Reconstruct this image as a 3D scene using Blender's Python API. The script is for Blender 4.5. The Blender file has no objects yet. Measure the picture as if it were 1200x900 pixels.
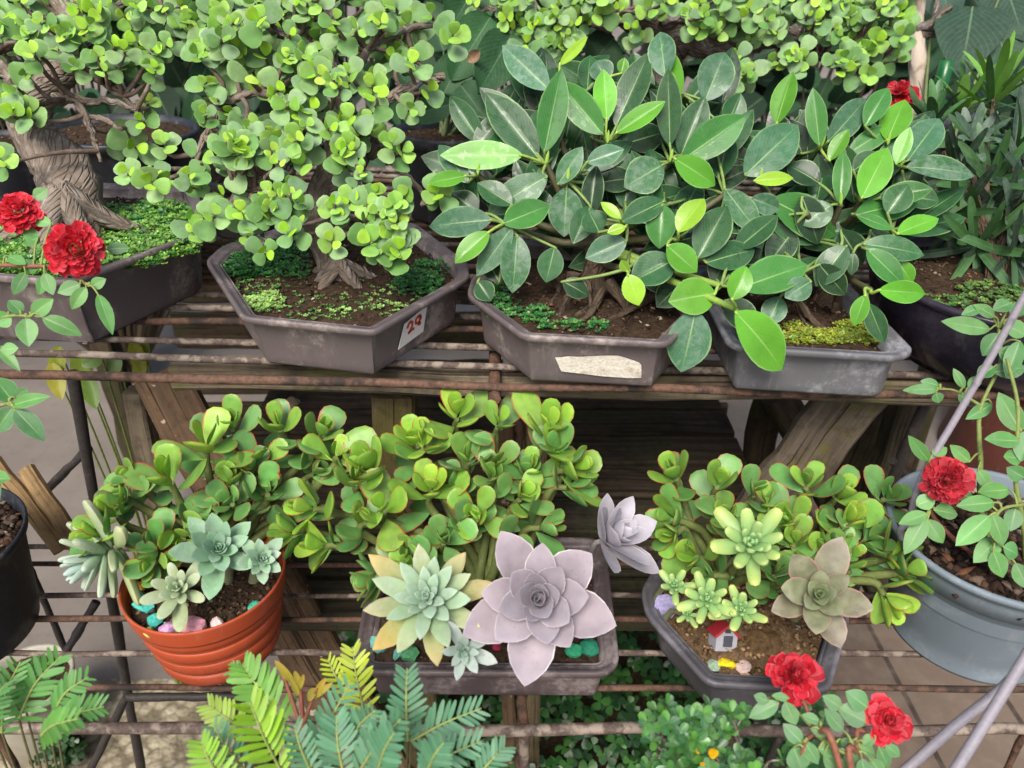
import bpy, bmesh, math, random
import numpy as np
random.seed(11); rng = np.random.default_rng(11)
sc = bpy.context.scene; COL = sc.collection
A = np.array; PI = math.pi
# ------------------------------------------------------------------ camera geometry
CAM = A([0., 0., 1.4]); PITCH = math.radians(30); FPX = 900.0
FW = A([0, math.cos(PITCH), -math.sin(PITCH)]); UPV = A([0, math.sin(PITCH), math.cos(PITCH)]); RT = A([1., 0, 0])
def ray(x, y): return FW + RT*(x-600)/FPX + UPV*(450-y)/FPX
def at(x, y, d): return CAM + ray(x, y)*d                       # point at axis depth d
def onz(x, y, z):
    r = ray(x, y); return CAM + r*((z-1.4)/r[2])
def ony(x, y, Y):
    r = ray(x, y); return CAM + r*(Y/r[1])
SL = -0.045
def zU(x): return 0.97 + SL*x                                    # the upper shelf sags towards the right
ZL = 0.72                                                        # the lower shelf
def onU(x, y, h):
    P = [0, 0, 0]
    for _ in range(6): P = onz(x, y, zU(P[0])+h)
    return P
def nz(v):
    v = A(v, float); l = math.sqrt(v[0]*v[0]+v[1]*v[1]+v[2]*v[2]); return v/(l if l > 1e-9 else 1)
def cross(a, b): return A([a[1]*b[2]-a[2]*b[1], a[2]*b[0]-a[0]*b[2], a[0]*b[1]-a[1]*b[0]])
def rv(s=1.0): return rng.normal(0, s, 3)
def U(a, b): return rng.uniform(a, b)
def lin(c): return c/12.92 if c <= .04045 else ((c+.055)/1.055)**2.4
def hx(h, k=1.0): return A([lin(int(h[i:i+2], 16)/255)*k for i in (1, 3, 5)])
# ------------------------------------------------------------------ mesh accumulator
class MB:
    def __init__(s): s.v = []; s.uv = []; s.c = []; s.f = []; s.n = 0
    def add(s, v, faces, uv=None, c=None, mi=0):
        v = np.asarray(v, float).reshape(-1, 3); n = len(v)
        s.v.append(v)
        s.uv.append(np.zeros((n, 2)) if uv is None else np.asarray(uv, float).reshape(-1, 2))
        if c is None: c = (1, 1, 1, 0)
        c = np.asarray(c, float)
        s.c.append(np.tile(c, (n, 1)) if c.ndim == 1 else c)
        if isinstance(faces, np.ndarray): s.f.append((faces+s.n, mi))
        else:
            by = {}
            for f in faces: by.setdefault(len(f), []).append(f)
            for k in by: s.f.append((np.array(by[k])+s.n, mi))
        s.n += n
    def build(s, name, mats, parent=None, smooth=True):
        off = A([0., 0, 0]); q = parent
        while q is not None: off = off + A(q.location); q = q.parent
        me = bpy.data.meshes.new(name)
        v = np.concatenate(s.v)
        o = bpy.data.objects.new(name, me); COL.objects.link(o)
        if parent is not None: o.parent = parent
        else:
            lo, hi = v.min(0), v.max(0); org = A([(lo[0]+hi[0])/2, (lo[1]+hi[1])/2, lo[2]])
            o.location = org; off = org
        v = v-off
        loops = np.concatenate([f.ravel() for f, _ in s.f]); tot = np.concatenate([np.full(len(f), f.shape[1]) for f, _ in s.f])
        mi = np.concatenate([np.full(len(f), m) for f, m in s.f])
        st = np.concatenate([[0], np.cumsum(tot)[:-1]])
        me.vertices.add(len(v)); me.vertices.foreach_set('co', v.ravel().astype(np.float32))
        me.loops.add(len(loops)); me.loops.foreach_set('vertex_index', loops.astype(np.int32))
        me.polygons.add(len(tot)); me.polygons.foreach_set('loop_start', st.astype(np.int32))
        me.polygons.foreach_set('material_index', mi.astype(np.int32))
        me.polygons.foreach_set('use_smooth', np.full(len(tot), smooth))
        uv = np.concatenate(s.uv)[loops]
        ul = me.uv_layers.new(name='UVMap'); ul.data.foreach_set('uv', uv.ravel().astype(np.float32))
        ca = me.color_attributes.new('col', 'FLOAT_COLOR', 'POINT')
        ca.data.foreach_set('color', np.concatenate(s.c).ravel().astype(np.float32))
        me.update(calc_edges=True); me.validate()
        for m in (mats if isinstance(mats, (list, tuple)) else [mats]): me.materials.append(m)
        return o
def tag(o, label=None, cat=None, group=None, kind=None):
    for k, v in (('label', label), ('category', cat), ('group', group), ('kind', kind)):
        if v: o[k] = v
    return o
def thing(name, label, cat, loc, group=None):
    o = bpy.data.objects.new(name, None); COL.objects.link(o); o.location = [float(q) for q in loc]; o.empty_display_size = .05
    return tag(o, label, cat, group)
# ------------------------------------------------------------------ shapes
_fc = {}
def gridf(nv, nu):
    k = (nv, nu)
    if k not in _fc:
        a = np.arange(nv)[:, None]*(nu+1)+np.arange(nu)[None, :]
        _fc[k] = np.stack([a, a+1, a+nu+2, a+nu+1], -1).reshape(-1, 4)
    return _fc[k]
def leaf(mb, base, dirv, nrm, L, W, ab=(.65, .7), c=(.1, .3, .05), c1=None, dust=0., fold=0., cup=0., curl=0., thick=0., nu=4, nv=7, mi=0, ruff=0., cp=1.0, und=.6):
    y = nz(dirv); x = nz(cross(y, nrm)); z = cross(x, y)
    t = (1-np.cos(PI*np.linspace(0, 1, nv+1)))/2
    if ab[0] == 'p':
        _, tm, e, wb = ab; q = np.clip((tm-t)/tm, 0, 1); r_ = np.clip((t-tm)/(1-tm), 0, 1)
        w = np.where(t < tm, wb+(1-wb)*np.clip(1-q**2.2, 0, 1)**(.5 if wb > .2 else .78), 1-r_**e); w[0] = wb*.6; w[-1] = .004
    else: a, b = ab; w = t**a*(1-t)**b; tm = a/(a+b); w = w/(tm**a*(1-tm)**b)
    S, T = np.meshgrid(np.linspace(-1, 1, nu+1), t); Wt = np.repeat(w[:, None], nu+1, 1)
    X = S*Wt*W/2; Z = fold*np.abs(X)+cup*X*X/(W/2)
    if ruff: Z = Z+ruff*W*np.sin(T*9+U(0, 6))*S*S*np.sign(S+.3)
    C = np.ones((S.size, 4)); c = A(c, float)
    if c1 is None: C[:, :3] = c
    else: C[:, :3] = c+(A(c1, float)-c)*(T.ravel()[:, None]**cp)
    C[:, 3] = dust
    uv = np.stack([S*.5+.5, T], -1).reshape(-1, 2)
    def place(Z):
        if abs(curl) > .01:
            an = curl*T; yy = np.sin(an)/curl*L-np.sin(an)*Z; zz = (1-np.cos(an))/curl*L+np.cos(an)*Z
        else: yy = T*L; zz = Z
        return A(base)+X.reshape(-1, 1)*x+yy.reshape(-1, 1)*y+zz.reshape(-1, 1)*z
    if thick:
        h = thick*np.sqrt(np.clip(1-S*S, 0, 1))*np.sqrt(np.clip(Wt, 0, 1))
        mb.add(place(Z+h*(1-und)), gridf(nv, nu), uv, C, mi)
        mb.add(place(Z-h*und), gridf(nv, nu)[:, ::-1], uv, C, mi)
    else: mb.add(place(Z), gridf(nv, nu), uv, C, mi)
def cat(pts, n):
    P = np.asarray(pts, float)
    if len(P) < 3: 
        t = np.linspace(0, 1, n+1)[:, None]; return P[0]*(1-t)+P[-1]*t
    Q = np.vstack([2*P[0]-P[1], P, 2*P[-1]-P[-2]]); out = []
    for i in range(len(P)-1):
        p0, p1, p2, p3 = Q[i:i+4]
        for t in np.arange(n)/n: out.append(.5*(2*p1+(p2-p0)*t+(2*p0-5*p1+4*p2-p3)*t*t+(3*p1-p0-3*p2+p3)*t**3))
    out.append(P[-1]); return A(out)
def tube(mb, pts, rad, n=8, c=(1, 1, 1, 0), mi=0, sm=4, rough=0., capped=True):
    P = cat(pts, sm) if sm else np.asarray(pts, float); m = len(P)
    R = np.interp(np.linspace(0, 1, m), np.linspace(0, 1, len(rad)), rad) if np.ndim(rad) else np.full(m, rad)
    T = np.gradient(P, axis=0); x = None; rings = []; le = 0; uvs = []
    for i in range(m):
        t = nz(T[i])
        if x is None: x = nz(cross(t, [0, 0, 1] if abs(t[2]) < .9 else [1, 0, 0]))
        x = nz(x-t*np.dot(x, t)); y = cross(t, x)
        if i: le += np.linalg.norm(P[i]-P[i-1])
        a = np.linspace(0, 2*PI, n, endpoint=False); r = R[i]*(1+(rng.normal(0, rough, n) if rough else 0))
        rings.append(P[i]+np.outer(np.cos(a)*r, x)+np.outer(np.sin(a)*r, y))
        uvs.append(np.stack([a*R[i], np.full(n, le)], -1))
    V = np.concatenate(rings); i = np.arange(m-1)[:, None]*n; j = np.arange(n)[None, :]; k = (j+1) % n
    F = np.stack([i+j, i+k, i+n+k, i+n+j], -1).reshape(-1, 4)
    mb.add(V, F, np.concatenate(uvs), c, mi)
    if capped:
        for rg, fl in ((rings[0], True), (rings[-1], False)):
            mb.add(rg, [list(range(n))[::-1] if fl else list(range(n))], None, c, mi)
def lathe(mb, prof, cen, n=56, c=(1, 1, 1, 0), mi=0, tilt=0.):
    a = np.linspace(0, 2*PI, n, endpoint=False); V = []; uv = []
    for r, z in prof:
        xx = np.cos(a)*r; V.append(np.stack([cen[0]+xx, cen[1]+np.sin(a)*r, cen[2]+z+tilt*xx], -1)); uv.append(np.stack([a*.1, np.full(n, z)], -1))
    m = len(prof); i = np.arange(m-1)[:, None]*n; j = np.arange(n)[None, :]; k = (j+1) % n
    mb.add(np.concatenate(V), np.stack([i+j, i+k, i+n+k, i+n+j], -1).reshape(-1, 4), np.concatenate(uv), c, mi)
def plank(mb, p0, p1, w, t, face, seg=10, warp=.002, c=(1, 1, 1, 0), mi=0, w1=None, bev=.004):
    """board from p0 to p1, width w, thickness t, its broad face looking towards `face`"""
    p0 = A(p0, float); p1 = A(p1, float); d = nz(p1-p0); s = nz(cross(d, face)); f = cross(s, d); b = bev; w1 = w1 or w
    V = []; uv = []; L = np.linalg.norm(p1-p0); off = U(0, 5)
    for i in range(seg+1):
        q = i/seg; ww = w+(w1-w)*q; hw, ht = ww/2, t/2
        cs = [(-hw+b, ht), (hw-b, ht), (hw, ht-b), (hw, -ht+b), (hw-b, -ht), (-hw+b, -ht), (-hw, -ht+b), (-hw, ht-b)]
        o = p0+(p1-p0)*q+s*rng.normal(0, warp)+f*rng.normal(0, warp*.5)
        k = 0
        for j, (x, y) in enumerate(cs):
            V.append(o+s*(x+rng.normal(0, warp*.3))+f*(y+rng.normal(0, warp*.2))); uv.append((x+y*1.3+off, L*q+off))
    i = np.arange(seg)[:, None]*8; j = np.arange(8)[None, :]; k = (j+1) % 8
    n = len(V); V = A(V)
    mb.add(V, np.stack([i+j, i+n*0+8+j, i+8+k, i+k], -1).reshape(-1, 4), uv, c, mi)
    mb.add(V[:8], [list(range(8))], uv[:8], c, mi); mb.add(V[-8:], [list(range(8))[::-1]], uv[-8:], c, mi)
def box(mb, cen, size, rotz=0, bev=.002, c=(1, 1, 1, 0), mi=0, R=None):
    bm = bmesh.new(); bmesh.ops.create_cube(bm, size=1)
    for v in bm.verts: v.co.x *= size[0]; v.co.y *= size[1]; v.co.z *= size[2]
    if bev: bmesh.ops.bevel(bm, geom=bm.edges[:], offset=bev, segments=2, affect='EDGES', profile=.5)
    bm.verts.index_update(); V = A([v.co[:] for v in bm.verts]); F = [[v.index for v in f.verts] for f in bm.faces]; bm.free()
    if R is None: ca, sa = math.cos(rotz), math.sin(rotz); R = A([[ca, -sa, 0], [sa, ca, 0], [0, 0, 1]])
    mb.add(V@A(R).T+A(cen), F, V[:, :2], c, mi)
def ico(mb, cen, r, sub=2, rough=.18, sc_=(1, 1, 1), c=(1, 1, 1, 0), mi=0, facet=False):
    bm = bmesh.new(); bmesh.ops.create_icosphere(bm, subdivisions=sub, radius=1)
    bm.verts.index_update(); V = A([v.co[:] for v in bm.verts]); F = A([[v.index for v in f.verts] for f in bm.faces]); bm.free()
    D = rng.normal(0, 1, (7, 3)); D /= np.linalg.norm(D, axis=1)[:, None]
    for d in D:
        h = V@d; lim = U(.55, .9) if facet else U(.7, 1); V = V-np.clip(h-lim, 0, None)[:, None]*d
    V = V*(1+rng.normal(0, rough*.15, (len(V), 1)))
    an = U(0, 6); ca, sa = math.cos(an), math.sin(an)
    V = (V*A(sc_))@A([[ca, -sa, 0], [sa, ca, 0], [0, 0, 1]]).T*r+A(cen)
    mb.add(V, F, V[:, :2], c, mi)
_chip = None
def chips(mb, P, smin, smax, cols, flat=.6, mi=0):
    """many small crumbs (irregular octahedra)"""
    F = A([[0, 2, 4], [2, 1, 4], [1, 3, 4], [3, 0, 4], [2, 0, 5], [1, 2, 5], [3, 1, 5], [0, 3, 5]])
    B = A([[1, 0, 0], [-1, 0, 0], [0, 1, 0], [0, -1, 0], [0, 0, 1], [0, 0, -1.]])
    n = len(P); V = B[None]*(1+rng.normal(0, .25, (n, 6, 1)))
    sx = rng.uniform(smin, smax, (n, 1, 1)); V = V*sx*A([1, rng.uniform(.4, .9), flat])
    an = rng.uniform(0, 6.3, n); ca, sa = np.cos(an), np.sin(an)
    X = V[:, :, 0]*ca[:, None]-V[:, :, 1]*sa[:, None]; Y = V[:, :, 0]*sa[:, None]+V[:, :, 1]*ca[:, None]
    Z = V[:, :, 2]+X*rng.normal(0, .4, (n, 1))
    V = np.stack([X, Y, Z], -1)+np.asarray(P)[:, None, :]
    cc = A(cols)[rng.integers(0, len(cols), n)]*rng.uniform(.7, 1.25, (n, 1))
    C = np.concatenate([np.repeat(cc, 6, 0), np.zeros((n*6, 1))], 1)
    mb.add(V.reshape(-1, 3), (F[None]+np.arange(n)[:, None, None]*6).reshape(-1, 3), None, C, mi)
def round_poly(P, r, n=4):
    P = np.asarray(P, float); out = []; m = len(P)
    for i in range(m):
        a, b, c = P[i-1], P[i], P[(i+1) % m]
        e0 = min(r, np.linalg.norm(a-b)*.45); e1 = min(r, np.linalg.norm(c-b)*.45)
        q0 = b+(a-b)/np.linalg.norm(a-b)*e0; q1 = b+(c-b)/np.linalg.norm(c-b)*e1
        for t in np.linspace(0, 1, n): out.append((1-t)**2*q0+2*t*(1-t)*b+t*t*q1)
    return A(out)
def inset(P, d):
    m = len(P); out = []
    for i in range(m):
        a, b, c = P[i-1], P[i], P[(i+1) % m]
        e0 = b-a; e1 = c-b; n0 = A([-e0[1], e0[0]])/np.linalg.norm(e0); n1 = A([-e1[1], e1[0]])/np.linalg.norm(e1)
        k = n0+n1; k = k/max(1e-9, np.dot(k, k))*2
        out.append(b+k*d)
    return A(out)
def loft(mb, rings, close=(False, False), c=(1, 1, 1, 0), mi=0):
    n = len(rings[0]); V = np.concatenate(rings); m = len(rings)
    i = np.arange(m-1)[:, None]*n; j = np.arange(n)[None, :]; k = (j+1) % n
    mb.add(V, np.stack([i+j, i+k, i+n+k, i+n+j], -1).reshape(-1, 4), V[:, :2], c, mi)
    if close[0]: mb.add(rings[0], [list(range(n))[::-1]], rings[0][:, :2], c, mi)
    if close[1]: mb.add(rings[-1], [list(range(n))], rings[-1][:, :2], c, mi)
def inpoly(P, q):
    x, y = q; r = False; n = len(P)
    for i in range(n):
        x0, y0 = P[i-1]; x1, y1 = P[i]
        if (y0 > y) != (y1 > y) and x < (x1-x0)*(y-y0)/(y1-y0)+x0: r = not r
    return r
# ------------------------------------------------------------------ materials
class NT:
    def __init__(s, name):
        s.m = bpy.data.materials.new(name); s.m.use_nodes = True; s.t = s.m.node_tree; s.t.nodes.clear()
        s.out = s.n('ShaderNodeOutputMaterial')
    def n(s, typ, props=None, **inp):
        nd = s.t.nodes.new(typ)
        for k, v in (props or {}).items(): setattr(nd, k, v)
        for k, v in inp.items():
            k = k.replace('_', ' '); sk = nd.inputs[int(k[1:])] if k[0] == 'i' and k[1:].isdigit() else nd.inputs[k]
            if isinstance(v, bpy.types.NodeSocket): s.t.links.new(v, sk)
            else:
                if hasattr(sk, 'default_value'):
                    dv = sk.default_value
                    if hasattr(dv, '__len__') and not isinstance(v, (float, int)): v = tuple(v)+((1,) if len(dv) == 4 and len(v) == 3 else ())
                    sk.default_value = v
        return nd
    def math(s, op, a, b=0., c=0., clamp=False): return s.n('ShaderNodeMath', {'operation': op, 'use_clamp': clamp}, i0=a, i1=b, i2=c).outputs[0]
    def mix(s, f, a, b, bl='MIX'):
        nd = s.n('ShaderNodeMix', {'data_type': 'RGBA', 'blend_type': bl}); 
        for k, v in ((0, f), (6, a), (7, b)):
            if isinstance(v, bpy.types.NodeSocket): s.t.links.new(v, nd.inputs[k])
            else: nd.inputs[k].default_value = v if k == 0 else (tuple(v)+(1,))[:4]
        return nd.outputs[2]
    def noise(s, vec, scale, detail=4, rough=.55, dist=0.): return s.n('ShaderNodeTexNoise', None, Vector=vec, Scale=scale, Detail=detail, Roughness=rough, Distortion=dist).outputs[0]
    def ramp(s, f, a, b): return s.n('ShaderNodeMapRange', {'interpolation_type': 'SMOOTHSTEP'}, Value=f, From_Min=a, From_Max=b).outputs[0]
    def bump(s, h, strength=.3, dist=.002): return s.n('ShaderNodeBump', None, Height=h, Strength=strength, Distance=dist).outputs[0]
    def obj(s): return s.n('ShaderNodeNewGeometry').outputs['Position']
    def fin(s, col, rough=.5, normal=None, spec=.5, transl=0., tcol=None, **kw):
        p = s.n('ShaderNodeBsdfPrincipled', None, Base_Color=col, Roughness=rough, Specular_IOR_Level=spec, **kw)
        if normal is not None: s.t.links.new(normal, p.inputs['Normal'])
        sh = p.outputs[0]
        if transl:
            t = s.n('ShaderNodeBsdfTranslucent', None, Color=tcol if tcol is not None else col)
            sh = s.n('ShaderNodeMixShader', None, i0=transl, i1=sh, i2=t.outputs[0]).outputs[0]
        s.t.links.new(sh, s.out.inputs[0]); return s.m
def leafmat(name, edge=None, ew=.05, ek=.8, rib=None, ribw=.03, ribk=.6, vein=0., rough=.4, spec=.5, transl=.22, dust=(.24, .34, .25), mott=.18, nscale=45., tipv=1.1, wet=0., spk=.5):
    m = NT(name); at_ = m.n('ShaderNodeAttribute', {'attribute_name': 'col'}); col = at_.outputs['Color']; al = at_.outputs['Alpha']
    uv = m.n('ShaderNodeUVMap').outputs[0]; sx = m.n('ShaderNodeSeparateXYZ', None, Vector=uv); u, v = sx.outputs[0], sx.outputs[1]
    P = m.obj(); au = m.math('ABSOLUTE', m.math('SUBTRACT', u, .5))
    nn = m.noise(P, nscale, 3); k = m.n('ShaderNodeMapRange', None, Value=nn, From_Min=.3, From_Max=.7, To_Min=1-mott, To_Max=1+mott).outputs[0]
    c = m.mix(1.0, col, m.n('ShaderNodeCombineColor', None, Red=k, Green=k, Blue=k).outputs[0], 'MULTIPLY')
    h = None
    if vein:
        w = m.math('SINE', m.math('MULTIPLY', m.math('SUBTRACT', v, m.math('MULTIPLY', au, .9)), 75.))
        w = m.ramp(w, .55, 1.); c = m.mix(m.math('MULTIPLY', w, vein), c, m.mix(.5, c, rib if rib is not None else (.5, .6, .3)))
    if rib is not None:
        r = m.math('SUBTRACT', 1., m.ramp(au, ribw*.4, ribw)); r = m.math('MULTIPLY', r, m.math('SUBTRACT', 1.1, v)); c = m.mix(m.math('MULTIPLY', r, ribk), c, rib); h = r
    if edge is not None:
        e = m.math('MAXIMUM', m.ramp(au, .5-ew, .5-ew*.25), m.ramp(v, tipv-.12, tipv)); e = m.math('MULTIPLY', e, m.ramp(v, .15, .5)); e = m.math('MULTIPLY', e, m.n('ShaderNodeMapRange', None, Value=m.noise(P, 30., 3), From_Min=.38, From_Max=.62, To_Min=.25, To_Max=1.).outputs[0]); c = m.mix(m.math('MULTIPLY', e, ek), c, edge)
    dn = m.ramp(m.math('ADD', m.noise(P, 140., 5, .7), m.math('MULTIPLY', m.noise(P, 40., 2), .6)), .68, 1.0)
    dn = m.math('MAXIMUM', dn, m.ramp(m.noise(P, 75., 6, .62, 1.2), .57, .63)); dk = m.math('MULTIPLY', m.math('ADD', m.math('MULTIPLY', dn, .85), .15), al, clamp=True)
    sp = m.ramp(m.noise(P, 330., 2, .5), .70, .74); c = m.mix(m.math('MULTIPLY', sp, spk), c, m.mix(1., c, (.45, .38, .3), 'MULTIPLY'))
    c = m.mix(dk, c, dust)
    rg = m.math('ADD', rough, m.math('MULTIPLY', dk, .3))
    if wet:
        wm = m.ramp(m.noise(P, 95., 2, .5, .4), .56, .6); rg = m.math('SUBTRACT', rg, m.math('MULTIPLY', wm, wet)); 
    bn = m.bump(m.noise(P, 160., 3), .12, .001)
    return m.fin(c, rg, bn, spec, transl, m.mix(.5, c, m.mix(1., c, (1.6, 1.5, .6), 'MULTIPLY')))
M = {}
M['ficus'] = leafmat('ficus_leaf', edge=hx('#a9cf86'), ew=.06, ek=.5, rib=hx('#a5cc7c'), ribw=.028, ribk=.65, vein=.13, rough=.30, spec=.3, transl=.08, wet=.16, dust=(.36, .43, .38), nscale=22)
M['spek'] = leafmat('round_leaf', edge=hx('#c6e08a'), ew=.06, ek=.25, rough=.45, spec=.3, transl=.15, mott=.22, nscale=60)
M['jade'] = leafmat('jade_leaf', edge=hx('#b23c28'), ew=.085, ek=.95, rough=.36, spec=.35, transl=.12, mott=.2, tipv=1.06, nscale=60)
M['ghost'] = leafmat('ghost_leaf', edge=hx('#efe6ea'), ew=.04, ek=.9, rough=.5, spec=.35, transl=.03, mott=.2, nscale=35, dust=(.36, .33, .36))
M['eche'] = leafmat('echeveria_leaf', edge=hx('#c79a86'), ew=.05, ek=.35, rough=.5, spec=.3, transl=.06, mott=.16, dust=(.55, .6, .58))
M['pink'] = leafmat('pink_edged_leaf', edge=hx('#b98580'), ew=.08, ek=.75, rough=.42, transl=.08, mott=.3, nscale=80, dust=(.42, .40, .36))
M['sedum'] = leafmat('sedum_leaf', edge=None, rough=.45, transl=.1, mott=.08)
M['rose'] = leafmat('rose_leaf', edge=hx('#c9d8a0'), ew=.04, ek=.45, rib=hx('#b5d592'), ribw=.04, ribk=.6, vein=.15, rough=.45, transl=.22)
M['frond'] = leafmat('frond_leaf', rib=hx('#9cc67c'), ribw=.07, ribk=.25, rough=.5, transl=.25, mott=.12)
M['strap'] = leafmat('strap_leaf', rib=hx('#7f9a66'), ribw=.06, ribk=.4, rough=.42, transl=.12)
M['broad'] = leafmat('broad_leaf', rib=hx('#7d9c78'), ribw=.02, ribk=.5, vein=.2, rough=.55, spec=.25, transl=.12)
M['small'] = leafmat('small_leaf', rough=.35, transl=.22, mott=.15)
M['petal'] = leafmat('rose_petal', edge=hx('#f0909c'), ew=.07, ek=.6, rough=.6, spec=.2, transl=.2, mott=.2)
def simple(name, col, rough=.5, nsc=30., namt=.25, bump=.2, col2=None, spec=.5, lo=.35, hi=.7, bd=.002, metallic=0., nsc2=None, use_attr=False):
    m = NT(name); P = m.obj(); n1 = m.noise(P, nsc, 6, .6); n2 = m.noise(P, nsc2 or nsc*5, 4, .6)
    base = m.n('ShaderNodeAttribute', {'attribute_name': 'col'}).outputs['Color'] if use_attr else m.n('ShaderNodeRGB').outputs[0]
    if not use_attr: base.node.outputs[0].default_value = tuple(col)+(1,)
    k = m.n('ShaderNodeMapRange', None, Value=n2, From_Min=.3, From_Max=.7, To_Min=1-namt, To_Max=1+namt).outputs[0]
    c = m.mix(1., base, m.n('ShaderNodeCombineColor', None, Red=k, Green=k, Blue=k).outputs[0], 'MULTIPLY')
    if col2 is not None: c = m.mix(m.ramp(n1, lo, hi), c, col2)
    return m.fin(c, m.n('ShaderNodeMapRange', None, Value=n1, To_Min=rough-.12, To_Max=rough+.12).outputs[0], m.bump(m.math('ADD', n1, m.math('MULTIPLY', n2, .5)), bump, bd), spec, Metallic=metallic)
def woodmat(name, c0, c1, c2, moss=None, fleck=None, dark=1.):
    m = NT(name); uv = m.n('ShaderNodeUVMap').outputs[0]
    mp = m.n('ShaderNodeMapping', None, Vector=uv, Scale=(75, 4, 1)).outputs[0]; mp2 = m.n('ShaderNodeMapping', None, Vector=uv, Scale=(220, 9, 1)).outputs[0]
    P = m.obj(); g = m.noise(mp, 1., 6, .6, .6); g2 = m.noise(mp2, 1., 3, .6); bl = m.noise(P, 11., 5, .6)
    c = m.mix(m.ramp(g, .35, .65), c0, c1); c = m.mix(m.ramp(bl, .5, .72), c, c2); c = m.mix(m.math('MULTIPLY', m.ramp(g2, .55, .75), .5), c, A(c0)*.35)
    if moss is not None: c = m.mix(m.math('MULTIPLY', m.ramp(m.noise(P, 9., 4, .6), .5, .62), .75), c, moss)
    if fleck is not None: c = m.mix(m.ramp(m.noise(P, 55., 3, .5), .64, .69), c, fleck)
    c = m.mix(m.math('MULTIPLY', m.ramp(m.noise(P, 70., 6, .7), .48, .7), .45), c, A(c0)*.3); cr = m.ramp(m.noise(m.n('ShaderNodeMapping', None, Vector=uv, Scale=(130, 2.2, 1)).outputs[0], 1., 5, .5), .60, .64); c = m.mix(m.math('MULTIPLY', cr, .7), c, A(c0)*.12)
    return m.fin(c, .85, m.bump(m.math('SUBTRACT', m.math('ADD', g, g2), cr), .7, .003), .2)
M['wood_grey'] = woodmat('weathered_wood', hx('#6f6353'), hx('#8a7d69'), hx('#4f483c'), moss=hx('#6f6f45'))
M['wood_dark'] = woodmat('dark_wood', hx('#3c3228'), hx('#54483a'), hx('#2c2620'), moss=hx('#3f4028'))
M['wood_slat'] = woodmat('shaded_slat_wood', hx('#3f3a2e'), hx('#544d3c'), hx('#2f2c25'), moss=hx('#42452e'))  # dark tone holds the shade under the upper shelf
M['wood_brown'] = woodmat('brown_plank_wood', hx('#5d4b3b'), hx('#725c47'), hx('#4c3d30'), fleck=hx('#b9a890'))
M['wood_moss'] = woodmat('mossy_plank_wood', hx('#584f45'), hx('#6e6355'), hx('#3f382f'), moss=hx('#66632a'))
M['stick'] = woodmat('dry_stick', hx('#8f7552'), hx('#a98c64'), hx('#7a6246'))
M['rust'] = simple('rusty_rod', hx('#5c4f48'), .75, 60, .4, .7, hx('#94877a'), .3, .45, .62, .001)
M['rust2'] = simple('rust_orange_rod', hx('#6a5042'), .8, 40, .4, .7, hx('#38302c'), .3, .45, .65, .001)
M['black_steel'] = simple('black_steel', hx('#3a3533'), .6, 40, .3, .3, hx('#5a504a'), .4, .55, .75, .001)
M['grey_tube'] = simple('grey_tube', hx('#8f8a92'), .5, 50, .12, .1, hx('#6d6870'), .4, .55, .75, .001)
def plastic(name, c, c2, rough=.5, scratch=.25, spec=.5):
    m = NT(name); P = m.obj(); n1 = m.noise(P, 14., 6, .65); n2 = m.noise(m.n('ShaderNodeMapping', None, Vector=P, Scale=(30, 30, 160)).outputs[0], 1., 5, .7); n3 = m.noise(P, 130., 4, .7)
    col = m.mix(m.math('MULTIPLY', m.ramp(n1, .4, .7), .7), c, c2)
    col = m.mix(m.math('MULTIPLY', m.ramp(m.math('ADD', n1, m.math('MULTIPLY', n3, .5)), .75, .95), scratch), col, A(c2)*1.5+.08)
    stn = m.noise(m.n('ShaderNodeMapping', None, Vector=P, Scale=(48, 48, 9)).outputs[0], 1., 5, .65); col = m.mix(m.math('MULTIPLY', m.ramp(stn, .56, .74), .3*min(1, scratch*3)), col, (.42, .40, .36))
    spl = m.ramp(m.noise(P, 210., 3, .6), .66, .71); col = m.mix(m.math('MULTIPLY', spl, .55*min(1, scratch*3)), col, (.10, .08, .06))
    return m.fin(col, m.n('ShaderNodeMapRange', None, Value=n1, To_Min=rough-.15, To_Max=rough+.2).outputs[0], m.bump(m.math('ADD', n1, m.math('MULTIPLY', n3, .25)), .06, .002), spec)
M['tray_brown'] = plastic('brown_tray_plastic', hx('#63595a'), hx('#80746f'), .5, .8)
M['tray_grey'] = plastic('grey_tray_plastic', hx('#646367'), hx('#808085'), .45, .6)
M['tray_dark'] = plastic('dark_tray_plastic', hx('#58565a'), hx('#6f6c74'), .42, .35)
M['orange'] = plastic('orange_pot_plastic', hx('#b54d2a'), hx('#a04324'), .5, .25)
M['grey_pot'] = plastic('grey_pot_plastic', hx('#75818a'), hx('#808c95'), .55, .2, .3)
M['black_pot'] = plastic('black_pot_plastic', hx('#22252b'), hx('#3a3d43'), .45, .4)
M['glaze'] = plastic('dark_glazed_ceramic', hx('#2a2532'), hx('#3a3340'), .16, .1)
M['redclay'] = plastic('red_clay', hx('#6a3a30'), hx('#552c26'), .6, .2)
M['white_pot'] = plastic('white_pot_plastic', hx('#aaa597'), hx('#8a8474'), .5, .3)
M['soil'] = simple('dark_soil', (0, 0, 0), .95, 35, .5, .9, None, .1, use_attr=True, bd=.004, nsc2=150)
M['bits'] = simple('soil_crumbs', (0, 0, 0), .9, 80, .3, .4, None, .15, use_attr=True)
M['stone'] = simple('painted_stone', (0, 0, 0), .7, 60, .28, .5, None, .25, use_attr=True, bd=.001)
M['paint'] = simple('plain_paint', (0, 0, 0), .55, 60, .08, .1, None, .3, use_attr=True)
M['paper'] = simple('cream_paper_tape', hx('#d9d2c4'), .8, 70, .16, .6, hx('#b3a893'), .15, .5, .75, .003)
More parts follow.
